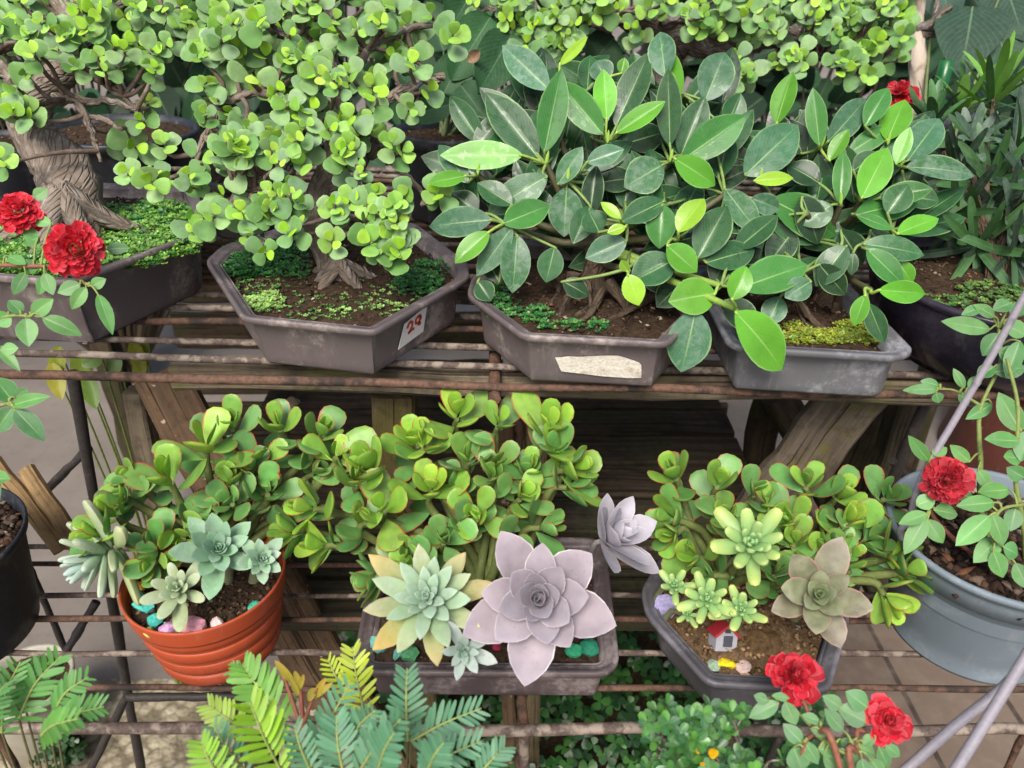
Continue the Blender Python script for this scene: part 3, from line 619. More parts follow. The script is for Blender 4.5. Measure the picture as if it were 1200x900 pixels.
def tree_spek(label, base, trunk, tr, branches, clusters, group, lpx, cat_='bonsai tree', name='bonsai_tree', bark='bark', dens=1., flare=1.):
    t = thing(name, label, cat_, base); mb = MB()
    tp = [A(base)+A([0, 0, -.012])]+[at(*p) for p in trunk[1:]] if trunk[0] is None else [at(*p) for p in trunk]
    tube(mb, tp, tr, 18, (1, 1, 1, 0), 0, 7, .07); b0 = tp[0]
    for k in range(7):                                              # root flare
        a = TAU*k/7+U(-.3, .3); e = b0+A([math.cos(a), math.sin(a), 0])*tr[0]*(1+flare*U(.8, 1.8))
        tube(mb, [b0+A([0, 0, tr[0]*1.2+.012]), b0+(e-b0)*.55+A([0, 0, tr[0]*.35+.012]), e+A([0, 0, .006])], [tr[0]*.55*flare**.5, tr[0]*.4*flare, tr[0]*.14], 8, (1, 1, 1, 0), 0, 4, .08)
    mb.build('trunk', M[bark], t)
    sk = []; bm_ = []; lm = []
    for pts, r0, r1 in branches:
        P = [at(*p) for p in pts]; m = MB(); Q = cat(P, 6)+0; Q[1:-1] += rng.normal(0, r0*.25, (len(Q)-2, 3)); tube(m, Q, np.linspace(r0, r1, len(Q)), 9, (1, 1, 1, 0), 0, 0, .1)
        sk.append(Q); bm_.append(m); lm.append(MB())
    for cx, cy, rx, ry, n, d0, d1 in clusters:
        for i in range(int(n*dens+.5)):
            while True:
                a, b = U(-1, 1), U(-1, 1)
                if a*a+b*b < 1: break
            d = U(d0, d1); P = at(cx+a*rx, cy+b*ry, d)
            bi = min(range(len(sk)), key=lambda j: ((sk[j]-P)**2).sum(1).min()); S = sk[bi]; i0 = ((S-P)**2).sum(1).argmin(); N = S[i0]
            ax = nz(nz(P-N)*.3+tocam(P)*1.15+A([0, 0, .45])+rv(.2)); s = pxm(lpx*U(.78, 1.2), d)
            if np.linalg.norm(P-N) > .004: tube(bm_[bi], [N, (N+P)/2+rv(.006), P, P+ax*s*.45], [.0036, .0028, .0022, .0014], 5, (1, 1, 1, 0), 1, 3)
            spek_sprig(lm[bi], P, ax, s)
    for m, l in zip(bm_, lm):
        b = m.build('branch', [M[bark], M['twig']], t)
        if l.n: l.build('foliage', M['spek'], b)
    return t
M['twig'] = simple('brown_twig', hx('#6a5a50'), .8, 60, .3, .5, hx('#8a7d72'), .2, .45, .65)
b1 = A([-.555, .93, zU(-.555)+.082])
tree_spek('old bonsai with a thick curving brown trunk and bare twigs, behind two red roses', b1,
    [None, (78, 205, .985), (42, 160, .985), (36, 120, .98), (70, 85, .985), (102, 58, .98), (88, 22, .98), (40, -25, .98)], [.046, .035, .026, .025, .021, .018, .014, .011],
    [([(40, 120, .98), (10, 85, .96), (-25, 60, .95)], .016, .007), ([(98, 60, .98), (130, 72, 1.0), (175, 60, 1.0), (215, 30, 1.0)], .009, .004), ([(85, 20, .98), (130, 8, .97), (180, -10, .97)], .009, .004),
     ([(50, 112, .985), (85, 118, .97), (120, 118, .97), (160, 128, .965)], .007, .003), ([(88, 118, .97), (102, 140, .965), (112, 165, .97), (118, 190, .97)], .006, .002), ([(110, 92, .97), (140, 110, .97), (165, 130, .97)], .004, .002), ([(102, 135, .97), (128, 142, .96), (140, 152, .96)], .004, .002)],
    [(12, 60, 40, 45, 9, .90, 1.0), (10, 110, 30, 35, 4, .90, .95), (20, 10, 50, 25, 9, .92, 1.02), (75, 30, 35, 30, 5, .92, .95), (125, 40, 45, 30, 12, .93, 1.02), (115, 72, 35, 22, 7, .93, .98), (165, 70, 35, 22, 8, .93, 1.0), (185, 30, 50, 32, 15, .93, 1.03), (230, 20, 25, 30, 6, .93, 1.0), (150, -5, 90, 22, 14, .92, 1.05), (10, 195, 14, 8, 1, .9, .92), (22, 142, 22, 14, 3, .9, .93), (170, 140, 20, 18, 2, .98, 1.0), (140, 165, 25, 10, 2, 1.0, 1.02)], None, 22, dens=1.1, flare=.6)
b2 = A([-.213, .885, zU(-.213)+.058])
tree_spek('bonsai with plump round bright green leaves in the tray with the price sticker', b2,
    [None, (371, 262, .955), (378, 215, .95), (398, 165, .95), (400, 110, .95), (385, 60, .96), (390, 10, .97)], [.019, .0155, .0145, .0135, .012, .009, .006],
    [([(378, 222, .95), (415, 190, .945), (440, 170, .94), (448, 125, .94), (490, 98, .945), (520, 90, .95)], .011, .005), ([(373, 245, .955), (330, 222, .92), (285, 225, .90), (240, 262, .89), (215, 270, .89)], .006, .0025), ([(398, 160, .95), (350, 130, .93), (300, 110, .93), (255, 130, .93), (225, 200, .93)], .008, .003), ([(400, 110, .95), (430, 60, .95), (480, 35, .97), (520, 25, .97)], .008, .003), ([(385, 60, .96), (340, 40, .95), (290, 45, .95)], .007, .003), ([(388, 20, .97), (360, -20, .97), (300, -30, .97)], .006, .003), ([(374, 240, .955), (405, 262, .93), (440, 268, .92)], .007, .003), ([(440, 172, .94), (470, 200, .95), (500, 230, .95)], .005, .003)],
    [(330, 60, 75, 60, 26, .88, 1.02), (420, 50, 75, 55, 22, .88, 1.02), (480, 40, 50, 40, 12, .92, 1.05), (275, 75, 55, 45, 12, .9, 1.0), (250, 140, 40, 40, 10, .9, .98), (320, 130, 60, 45, 15, .87, .98), (390, 125, 55, 45, 8, .86, .92), (470, 95, 40, 35, 7, .88, .96), (225, 195, 45, 30, 9, .88, .95), (290, 190, 45, 32, 10, .86, .93), (330, 180, 28, 30, 6, .86, .92), (415, 205, 16, 14, 2, .86, .9), (465, 180, 14, 12, 2, .87, .9), (240, 262, 20, 14, 3, .85, .89), (290, 240, 35, 20, 5, .85, .9), (325, 240, 24, 16, 4, .85, .88), (412, 255, 26, 18, 4, .84, .88), (445, 245, 35, 32, 8, .84, .89), (448, 290, 28, 14, 5, .83, .86), (300, 285, 22, 10, 2, .85, .88), (350, 275, 14, 10, 2, .85, .87), (400, 290, 14, 8, 1, .85, .87), (505, 235, 14, 10, 2, .9, .95), (165, 215, 18, 12, 2, .88, .92), (340, -5, 120, 25, 20, .92, 1.05), (380, 175, 40, 28, 6, .86, .92), (355, 225, 25, 18, 4, .85, .88), (430, 140, 30, 22, 5, .87, .92)], None, 23, dens=1.12)
b3 = A([bs5[0], bs5[1], bs5[2]-.01])
tree_spek('lichened old trunk with small round pale green leaves, hanging over the ficus from behind', b3,
    [None, (775, 70, 1.36), (800, 40, 1.33), (850, 48, 1.31), (905, 40, 1.3), (950, 45, 1.3)], [.03, .036, .036, .030, .022, .015],
    [([(800, 40, 1.33), (740, 20, 1.3), (680, 25, 1.28), (620, 20, 1.28), (570, 10, 1.28)], .018, .006), ([(905, 42, 1.3), (960, 62, 1.28), (1010, 78, 1.27), (1030, 90, 1.27)], .014, .005), ([(890, 38, 1.3), (930, 10, 1.3), (980, -5, 1.3)], .01, .004), ([(680, 25, 1.28), (650, 45, 1.27), (630, 60, 1.27)], .007, .003)],
    [(640, 15, 55, 35, 24, 1.2, 1.32), (640, 45, 40, 22, 12, 1.2, 1.3), (700, 8, 40, 20, 10, 1.2, 1.3), (590, 5, 35, 22, 8, 1.2, 1.32), (760, 5, 40, 14, 6, 1.2, 1.3), (745, 35, 14, 12, 2, 1.22, 1.28), (800, 20, 25, 14, 4, 1.2, 1.26), (850, 12, 45, 20, 12, 1.2, 1.28), (835, 32, 20, 12, 3, 1.2, 1.26), (900, 25, 40, 30, 14, 1.18, 1.28), (965, 22, 50, 28, 20, 1.18, 1.28), (1020, 30, 45, 35, 20, 1.18, 1.28), (1020, 70, 35, 22, 10, 1.2, 1.27), (925, 68, 30, 16, 7, 1.2, 1.26), (975, 85, 22, 12, 4, 1.2, 1.26), (870, 75, 14, 12, 3, 1.22, 1.28), (880, 95, 22, 14, 4, 1.2, 1.26)], None, 18, bark='bark_grey', cat_='bonsai tree')
# pale straight trunk behind
t = thing('small_tree', 'small tree with a pale straight trunk and broken twigs beside the dark heart shaped leaves', 'tree', A([bs6[0], bs6[1], bs6[2]-.01]))
mb = MB(); tube(mb, [A([bs6[0], bs6[1], bs6[2]-.01]), at(1076, 90, 1.33), at(1073, 30, 1.33), at(1078, -30, 1.34), at(1070, -90, 1.34)], [.017, .0155, .014, .012, .01], 12, (1, 1, 1, 0), 0, 6, .04); mb.build('trunk', M['pale_bark'] if 'pale_bark' in M else M['bark_grey'], t)
mb = MB(); tube(mb, [at(1074, 34, 1.32), at(1090, 28, 1.31), at(1103, 14, 1.30), at(1114, 8, 1.3)], [.009, .007, .006, .005], 8, (1, 1, 1, 0), 0, 4, .12); tube(mb, [at(1095, 22, 1.31), at(1098, 5, 1.31), at(1096, -15, 1.31)], [.005, .004, .003], 7, (1, 1, 1, 0), 0, 4, .1); tube(mb, [at(1078, 42, 1.32), at(1100, 40, 1.34), at(1112, 48, 1.36)], [.008, .006, .004], 7, (1, 1, 1, 0), 0, 4, .12)
b = mb.build('branch', M['bark_grey'], t); mb = MB()
for i in range(16): spek_sprig(mb, at(U(1040, 1100), U(-70, -8), U(1.28, 1.36)), tocam(at(1060, -20, 1.3))+rv(.4), pxm(20, 1.3))
mb.build('foliage', M['spek'], b)
# --- ficus ---------------------------------------------------------------------
TONE = {'D': ('#29562e', .08), 'M': ('#3a7431', .06), 'B': ('#5a9a2e', .0), 'Y': ('#8cb634', 0), 'P': ('#3f6d4c', .32), 'W': ('#2f6636', .36), 'K': ('#1c3a22', .06)}  # P: sky sheen painted as pale grey green, with hard-water dust
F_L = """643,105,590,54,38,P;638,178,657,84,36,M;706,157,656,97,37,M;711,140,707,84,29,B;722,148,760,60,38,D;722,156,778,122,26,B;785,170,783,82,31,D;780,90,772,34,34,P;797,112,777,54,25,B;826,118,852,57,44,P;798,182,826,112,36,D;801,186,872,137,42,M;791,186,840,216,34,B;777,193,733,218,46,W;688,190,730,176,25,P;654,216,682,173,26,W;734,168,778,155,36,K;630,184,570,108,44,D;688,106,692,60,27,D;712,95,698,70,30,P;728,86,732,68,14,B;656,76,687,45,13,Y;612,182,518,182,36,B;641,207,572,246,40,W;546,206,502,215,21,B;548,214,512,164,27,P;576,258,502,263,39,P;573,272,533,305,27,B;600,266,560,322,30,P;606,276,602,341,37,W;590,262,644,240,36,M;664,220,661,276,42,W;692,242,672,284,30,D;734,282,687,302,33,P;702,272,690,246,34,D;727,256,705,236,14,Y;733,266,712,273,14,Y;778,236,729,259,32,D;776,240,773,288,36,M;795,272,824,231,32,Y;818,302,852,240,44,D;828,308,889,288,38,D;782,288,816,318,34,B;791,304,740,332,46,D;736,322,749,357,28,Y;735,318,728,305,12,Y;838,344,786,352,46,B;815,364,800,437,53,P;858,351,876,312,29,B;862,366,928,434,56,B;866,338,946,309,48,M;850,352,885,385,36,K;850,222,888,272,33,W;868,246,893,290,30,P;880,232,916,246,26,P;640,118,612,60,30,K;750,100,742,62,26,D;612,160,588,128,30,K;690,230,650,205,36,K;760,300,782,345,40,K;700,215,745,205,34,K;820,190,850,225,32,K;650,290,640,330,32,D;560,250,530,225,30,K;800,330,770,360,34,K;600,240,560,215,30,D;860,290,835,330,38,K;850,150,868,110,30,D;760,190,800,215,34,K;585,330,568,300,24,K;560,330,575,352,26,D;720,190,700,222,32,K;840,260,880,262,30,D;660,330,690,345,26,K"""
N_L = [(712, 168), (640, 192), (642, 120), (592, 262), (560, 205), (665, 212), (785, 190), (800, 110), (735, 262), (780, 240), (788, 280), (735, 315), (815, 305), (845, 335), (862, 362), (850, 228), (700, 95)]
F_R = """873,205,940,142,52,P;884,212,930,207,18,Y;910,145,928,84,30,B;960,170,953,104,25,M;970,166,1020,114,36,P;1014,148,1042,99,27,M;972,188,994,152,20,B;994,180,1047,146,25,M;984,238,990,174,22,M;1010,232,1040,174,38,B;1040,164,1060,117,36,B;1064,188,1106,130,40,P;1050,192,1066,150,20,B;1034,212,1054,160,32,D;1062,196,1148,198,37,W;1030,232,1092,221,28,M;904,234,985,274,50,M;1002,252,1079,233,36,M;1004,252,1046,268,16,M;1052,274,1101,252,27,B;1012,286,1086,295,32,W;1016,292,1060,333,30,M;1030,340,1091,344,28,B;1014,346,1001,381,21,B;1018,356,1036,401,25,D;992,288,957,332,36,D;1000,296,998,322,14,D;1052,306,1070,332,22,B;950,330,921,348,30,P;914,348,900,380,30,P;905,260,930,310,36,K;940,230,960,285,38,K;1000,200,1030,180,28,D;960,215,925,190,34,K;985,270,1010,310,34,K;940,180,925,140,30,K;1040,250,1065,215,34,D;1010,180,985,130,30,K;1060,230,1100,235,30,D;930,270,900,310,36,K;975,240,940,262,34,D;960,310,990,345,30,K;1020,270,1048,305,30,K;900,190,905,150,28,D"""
N_R = [(890, 212), (910, 150), (962, 172), (1008, 235), (1040, 170), (1055, 195), (985, 240), (1000, 252), (1012, 286), (1020, 340), (945, 250), (940, 320), (985, 290), (1045, 270)]
def dfic(py): return .985-.0005*(py-40)-max(0, py-335)*.0014
def ficus(label, data, nodes, base, top, tr, extra, roots, parent_z):
    t = thing('ficus_bonsai', label, 'bonsai tree', base); mb = MB(); tops = at(*top)
    tube(mb, [A(base)-A([0, 0, .012]), A(base)*.6+tops*.4+A([.004, .004, 0]), tops], tr, 16, (1, 1, 1, 0), 0, 6, .08); mb.build('trunk', M['root'], t)
    for pts, r in roots:
        mb = MB(); P = [onU(x, y, hh) if hh < .3 else at(x, y, hh) for x, y, hh in pts]; tube(mb, P, np.linspace(r, r*.35, 5), 8, (1, 1, 1, 0), 0, 5, .1); mb.build('root', M['root'], t)
    B = [MB() for _ in nodes]; Lm = [MB() for _ in nodes]; NP = []
    for (x, y), b in zip(nodes, B):
        N = at(x, y, dfic(y)+.015); NP.append(N); mid = (N+tops)/2+A([0, .015, -.01])+rv(.006)
        tube(b, [tops, mid, N], [.006, .0045, .0034], 7, tuple(hx('#8fae50') if y > 330 and x > 800 and x < 900 else hx('#5c5a40'))+(0,), 0, 5, .05)
    def put(x0, y0, x1, y1, w, tn, deep=0.):
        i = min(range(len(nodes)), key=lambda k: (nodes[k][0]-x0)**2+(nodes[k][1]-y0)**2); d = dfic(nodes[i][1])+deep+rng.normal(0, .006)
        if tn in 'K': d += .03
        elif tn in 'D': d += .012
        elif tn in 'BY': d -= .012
        P = at(x0, y0, d); L2 = math.hypot(x1-x0, y1-y0); Q = at(x1, y1, d+pxm(L2, d)*U(-.22, .22)); L = np.linalg.norm(Q-P)
        h, dust_sheen = TONE[tn]; c = jit(hx(h), .1); nrm = tocam(P)+A([0, 0, .32])+rv(.16)
        leaf(Lm[i], P, Q-P, nrm, L*1.03, pxm(w*.98, d), ('p', .5, 2.0, .05), c, jit(c*1.02, .04), dust=dust_sheen*U(.4, 1.1), fold=U(.08, .34), curl=U(-.45, .15), nu=8, nv=12, thick=.0007)  # dust amount also carries the painted sheen of the P leaves
        tube(B[i], [NP[i], (NP[i]+P)/2+rv(.002), P, P+(Q-P)*.04], [.0022, .0018, .0016, .001], 6, tuple(hx('#9fbe58') if tn in 'BY' else hx('#7f9a55'))+(0,), 0, 3)
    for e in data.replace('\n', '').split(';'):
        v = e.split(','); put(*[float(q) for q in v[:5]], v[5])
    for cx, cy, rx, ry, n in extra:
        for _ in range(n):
            x, y = cx+U(-1, 1)*rx, cy+U(-1, 1)*ry; a = -PI/2+rng.normal(0, .95); l = U(62, 92); put(x, y, x+math.cos(a)*l, y+math.sin(a)*l*.85, U(27, 36), 'KKDD'[rng.integers(4)], U(.03, .09))  # inner filler leaves take the darkest tones: crown shade put into their colour
    for x, y in nodes[:7]:                                          # pale pointed buds
        P = at(x, y, dfic(y)); mb_ = Lm[nodes.index((x, y))]; leaf(mb_, P, A([U(-.2, .2), 0, 1]), tocam(P), .016, .004, (.5, .8), hx('#a5cf5a'), cup=-.6, thick=.0015)
    for b, l in zip(B, Lm):
        o = b.build('branch', M['stem'], t)
        if l.n: l.build('foliage', M['ficus'], o)
    return t
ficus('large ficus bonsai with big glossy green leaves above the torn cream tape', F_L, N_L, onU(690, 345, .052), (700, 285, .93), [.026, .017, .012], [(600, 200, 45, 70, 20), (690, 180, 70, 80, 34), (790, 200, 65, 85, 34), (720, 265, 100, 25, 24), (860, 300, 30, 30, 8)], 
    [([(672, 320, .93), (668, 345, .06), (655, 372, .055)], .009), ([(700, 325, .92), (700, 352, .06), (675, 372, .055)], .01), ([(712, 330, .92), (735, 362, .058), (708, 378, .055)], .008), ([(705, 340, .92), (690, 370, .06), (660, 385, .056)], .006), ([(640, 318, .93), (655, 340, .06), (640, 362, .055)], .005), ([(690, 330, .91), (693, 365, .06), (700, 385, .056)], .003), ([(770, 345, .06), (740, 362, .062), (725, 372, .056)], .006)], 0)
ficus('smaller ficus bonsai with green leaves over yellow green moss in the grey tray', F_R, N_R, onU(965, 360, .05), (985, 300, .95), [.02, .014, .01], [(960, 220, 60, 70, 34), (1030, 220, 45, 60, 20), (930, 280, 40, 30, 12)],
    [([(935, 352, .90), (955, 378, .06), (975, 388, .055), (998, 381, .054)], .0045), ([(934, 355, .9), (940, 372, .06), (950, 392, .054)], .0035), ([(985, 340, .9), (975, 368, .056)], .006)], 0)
# --- narrow leaved plant in the dark bowl --------------------------------------------
sb = A([rcx[0], rcx[1], rcx[2]+.09])
t = thing('yew_pine', 'bushy plant with narrow strap leaves in the dark glazed bowl', 'plant', sb)
STR = {'B': '#6f9f3c', 'M': '#406b38', 'P': '#4a6653', 'K': '#223828'}
for x, y, d, n, L, ax, sp, tn in [(1165, 112, 1.06, 22, 72, (0, 0, 1), 1.0, 'B'), (1092, 148, 1.07, 16, 58, (-.1, 0, 1), .9, 'M'), (1125, 125, 1.08, 14, 55, (0, 0, 1), .9, 'B'), (1140, 165, 1.02, 16, 58, (-.2, -.5, .6), 1.4, 'P'), (1190, 175, 1.02, 18, 75, (.2, -.3, .9), 1.4, 'M'), (1160, 215, 1.0, 20, 82, (-.2, -.5, .3), 1.5, 'M'), (1185, 250, .98, 20, 88, (0, -.6, .2), 1.5, 'P'), (1120, 205, 1.02, 14, 62, (-.6, -.3, .2), 1.4, 'K'), (1205, 215, .98, 18, 80, (0, -.5, .4), 1.5, 'K'), (1150, 255, 1.0, 14, 80, (-.5, -.5, -.1), 1.3, 'K'), (1230, 130, 1.06, 20, 80, (0, 0, 1), 1.2, 'B'), (1245, 260, 1.0, 20, 80, (0, -.4, .4), 1.5, 'M'), (1145, 290, .97, 16, 84, (-.2, -.7, .1), 1.5, 'M'), (1190, 300, .95, 18, 84, (.1, -.7, .2), 1.5, 'K'), (1120, 250, .99, 14, 70, (-.5, -.5, .2), 1.4, 'K')]:
    P = at(x, y, d); s = MB(); tube(s, [sb+A([U(-.012, .012), U(-.012, .012), -.01]), sb*.6+P*.4+A([0, .04, .03])+rv(.01), P], [.005, .004, .0028], 7, (1, 1, 1, 0), 0, 5, .08); o = s.build('stem', M['root'], t)
    mb = MB(); ax, r, q = frame(ax)
    for i in range(n):
        a = i*GA; f = (i+.5)/n; th = sp*(.25+.85*f)+rng.normal(0, .1); rad = r*math.cos(a)+q*math.sin(a); dd = ax*math.cos(th)+rad*math.sin(th)
        k = tn if rng.random() < .7 else ('K' if rng.random() < .5 else 'M'); c = jit(hx(STR[k]), .12)
        leaf(mb, P-ax*f*.02, dd, ax*math.sin(th)-rad*math.cos(th)+rv(.1), pxm(L*U(.75, 1.1), d), pxm(U(9, 13), d), (.38, .45), c, c*.95, dust=(.6 if k == 'P' else .15)*U(.5, 1.1), fold=U(0, .25), curl=U(-.7, .1), nu=4, nv=8)
    mb.build('foliage', M['strap'], o)
# --- plants behind ---------------------------------------------------------------------
def leafplant(label, cat_, name, base, leaves, mat, stemc, nrm_up=.3, stemr=.004, group=None, ab=(.4, .8), nu=6, nv=9, curl=(-.5, .1), dust=.08, fold=.15, ruff=0.):
    t = thing(name, label, cat_, base, group); s = MB(); mb = MB()
    for x0, y0, x1, y1, w, d, c in leaves:
        P = at(x0, y0, d); l2 = math.hypot(x1-x0, y1-y0); Q = at(x1, y1, d-pxm(l2, d)*U(0, .35)); c = jit(hx(c), .08)
        leaf(mb, P, Q-P, tocam(P)+A([0, 0, nrm_up])+rv(.12), np.linalg.norm(Q-P)*1.0, pxm(w*.9, d), ab, c, c*.95, ruff=ruff, dust=dust, fold=fold, curl=U(*curl), nu=nu, nv=nv, thick=.0005)
        B = A(base)+A([U(-.01, .01), U(-.01, .01), -.006]); tube(s, [B, B*.4+P*.6+A([0, .02, .01]), P], [stemr, stemr*.7, stemr*.4], 6, tuple(stemc)+(0,), 0, 5)
    s.build('stem', M['stem'], t); mb.build('foliage', mat, t); return t
leafplant('plant with big dark heart shaped leaves beside the pale straight trunk', 'plant', 'heart_leaf_plant', A([.62, 1.12, zU(.62)-.001]),
    [(1140, 8, 1128, 84, 88, 1.3, '#294536'), (1168, 40, 1205, 118, 78, 1.28, '#2e4f3a'), (1178, -20, 1200, 48, 72, 1.3, '#284334'), (1100, -30, 1116, 26, 60, 1.36, '#38584a'), (1215, 20, 1260, 80, 80, 1.3, '#294536'), (1160, 75, 1175, 30, 60, 1.4, '#2f4d3c')], M['broad'], hx('#6a7a50'), .2, ab=(.3, .85))
leafplant('plant with dark crinkled leaves growing between the round leaved bonsai and the ficus', 'plant', 'broad_leaf_plant', A([bs1[0], bs1[1], bs1[2]+.004]),
    [(575, 20, 530, 90, 62, 1.24, '#2c5a30'), (600, 40, 560, 110, 60, 1.22, '#29522e'), (530, 122, 468, 138, 36, 1.2, '#2c5a2e'), (520, 60, 500, 0, 56, 1.3, '#264a2a'), (560, -20, 530, 30, 70, 1.28, '#2e5c30'), (610, 10, 590, 60, 50, 1.26, '#264a2c'), (540, 100, 570, 140, 46, 1.24, '#2f5434'), (480, 60, 505, 110, 50, 1.28, '#2c4c30'), (600, 90, 650, 75, 44, 1.3, '#2c4c30'), (720, 45, 690, 75, 50, 1.32, '#2c4c30'), (520, 110, 545, 60, 52, 1.25, '#345c36')], M['broad'], hx('#6a7a50'), .2, ab=(.5, .75), fold=.3, ruff=.05, nu=8, nv=12)
mb = MB(); P = at(548, 72, 1.18)
leaf(mb, P, at(566, 56, 1.17)-P, tocam(P), .03, .018, (.6, .6), hx('#a0836a'), fold=.5, curl=.9, nu=4, nv=7, thick=.0006); tag(mb.build('dead_leaf', M['bits']), 'curled brown dead leaf caught on the dark crinkled leaves', 'leaf')
def shrub(label, x0, x1, y0, y1, d0, d1, n, base, L, cols):
    t = thing('broad_leaf_shrub', label, 'shrub', base, 'dark shrubs behind the bonsai stand'); s = MB(); mb = MB()
    for i in range(n):
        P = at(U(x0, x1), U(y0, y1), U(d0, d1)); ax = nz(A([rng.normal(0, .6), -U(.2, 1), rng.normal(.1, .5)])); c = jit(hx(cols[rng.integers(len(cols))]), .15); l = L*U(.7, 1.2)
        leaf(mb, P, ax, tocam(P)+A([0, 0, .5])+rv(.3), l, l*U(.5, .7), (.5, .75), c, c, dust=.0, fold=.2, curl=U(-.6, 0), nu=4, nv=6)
        if i % 6 == 0: tube(s, [A(base), A(base)*.5+P*.5+rv(.04), P], [.012, .007, .003], 6, tuple(hx('#4a4032'))+(0,), 0, 5)
    s.build('stem', M['stem'], t); mb.build('foliage', M['broad'], t)
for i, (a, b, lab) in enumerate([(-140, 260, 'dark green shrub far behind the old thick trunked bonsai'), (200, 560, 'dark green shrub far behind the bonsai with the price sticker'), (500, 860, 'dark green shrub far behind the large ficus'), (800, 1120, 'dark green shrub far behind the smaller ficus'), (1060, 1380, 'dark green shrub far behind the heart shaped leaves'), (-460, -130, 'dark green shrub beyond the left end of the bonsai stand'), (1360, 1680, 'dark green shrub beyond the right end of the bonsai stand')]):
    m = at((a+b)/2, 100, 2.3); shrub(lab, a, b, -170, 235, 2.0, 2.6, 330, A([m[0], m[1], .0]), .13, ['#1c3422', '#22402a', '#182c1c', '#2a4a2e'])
p0 = ony(105, 470, 1.12); 
leafplant('weedy plant with yellowing leaves growing up under the edge of the stand', 'plant', 'weed_plant', A([p0[0], p0[1], .0]),
    [(68, 405, 66, 445, 20, 1.14, '#a8b33a'), (92, 410, 100, 455, 26, 1.14, '#8fa83c'), (100, 440, 112, 478, 22, 1.13, '#7a9a40'), (155, 400, 168, 440, 20, 1.13, '#a9ad3c'), (170, 398, 160, 452, 20, 1.14, '#98a23c'), (120, 420, 95, 428, 18, 1.14, '#6f9440'), (60, 425, 72, 468, 22, 1.13, '#b0b040'), (138, 415, 128, 445, 20, 1.16, '#6f9440')], M['small'], hx('#7a8a4a'), .2, .003, ab=(.55, .7))
# ------------------------------------------------------------------ jade plants
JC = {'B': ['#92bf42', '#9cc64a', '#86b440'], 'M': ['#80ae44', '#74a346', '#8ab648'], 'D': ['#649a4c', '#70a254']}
def jade_head(mb, P, ax, s, tn):
    ax, r, q = frame(ax); ph = U(0, PI); n = 3 if rng.random() < .4 else 4
    for k in range(n):
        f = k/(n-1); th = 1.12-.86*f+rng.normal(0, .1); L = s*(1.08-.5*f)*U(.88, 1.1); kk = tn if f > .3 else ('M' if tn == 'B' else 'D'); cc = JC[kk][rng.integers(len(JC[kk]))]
        for h in (0, 1):
            a = ph+k*PI/2+h*PI+rng.normal(0, .15); rad = r*math.cos(a)+q*math.sin(a); tt = th+rng.normal(0, .1)
            d = ax*math.cos(tt)+rad*math.sin(tt); nrm = ax*math.sin(tt)-rad*math.cos(tt); c = jit(hx(cc), .08)
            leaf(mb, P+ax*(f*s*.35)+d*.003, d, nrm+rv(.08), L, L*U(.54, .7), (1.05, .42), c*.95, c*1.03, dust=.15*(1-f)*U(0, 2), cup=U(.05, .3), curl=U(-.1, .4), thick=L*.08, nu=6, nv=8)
def jade(label, base, heads, rootpx):
    t = thing('jade_plant', label, 'succulent', base)
    heads = list(heads)+[(x+rng.normal(0, 17), y+U(4, 26), d-U(0, .02), s*.85, ox+rng.normal(0, .3), oy-.1, 'MDB'[rng.integers(3)]) for x, y, d, s, ox, oy, tn in heads if rng.random() < .55]
    for x, y, d, s, ox, oy, tn in heads:
        P = at(x, y, d); b = MB(); m = A(base)*.45+P*.55+A([0, .012, -.012])+rv(.006)
        ax = nz(RT*ox+A([0, 0, 1])*oy+tocam(P)*.45+rv(.12)); S = pxm(s*.96, d)
        tube(b, [A(base)+A([U(-.02, .02), U(-.01, .012), -.012]), m, P-ax*S*.3, P+ax*S*.25], [.0065, .0052, .0045, .003], 8, tuple(hx('#6f7a45'))+(0,), 0, 6, .05)
        o = b.build('stem', M['stem'], t); mb = MB()
        jade_head(mb, P, ax, S, tn)
        if rng.random() < .8:                                       # older leaves lower on the stem
            for _ in range(2):
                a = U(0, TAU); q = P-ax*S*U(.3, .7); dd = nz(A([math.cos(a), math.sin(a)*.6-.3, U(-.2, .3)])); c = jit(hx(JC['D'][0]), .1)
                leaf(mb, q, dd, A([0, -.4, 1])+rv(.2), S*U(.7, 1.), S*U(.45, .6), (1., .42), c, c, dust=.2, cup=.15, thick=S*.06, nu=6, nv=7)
        mb.build('foliage', M['jade'], o)
    return t
jb1 = A([oc[0]-.005, oc[1]+.03, ZL+.094])
jade('jade plant with red edged leaves leaning out of the orange pot', jb1,
  [(146, 612, .80, 50, -.7, .5, 'B'), (205, 575, .81, 58, -.3, .8, 'B'), (243, 540, .83, 62, -.1, 1, 'B'), (275, 510, .86, 46, -.1, 1, 'M'), (305, 545, .85, 48, .1, .9, 'M'), (330, 512, .87, 46, 0, 1, 'M'), (372, 520, .87, 46, .4, .8, 'M'), (312, 585, .84, 46, .2, .3, 'D'), (360, 560, .87, 40, .5, .3, 'D'), (185, 645, .79, 42, -.3, .2, 'D'), (225, 615, .81, 44, 0, .3, 'D'), (270, 575, .83, 50, 0, .5, 'M'), (395, 545, .88, 36, .7, .4, 'D'), (165, 570, .82, 40, -.5, .8, 'M')], None)
jb2 = A([-.03, .615, ZL+.052])
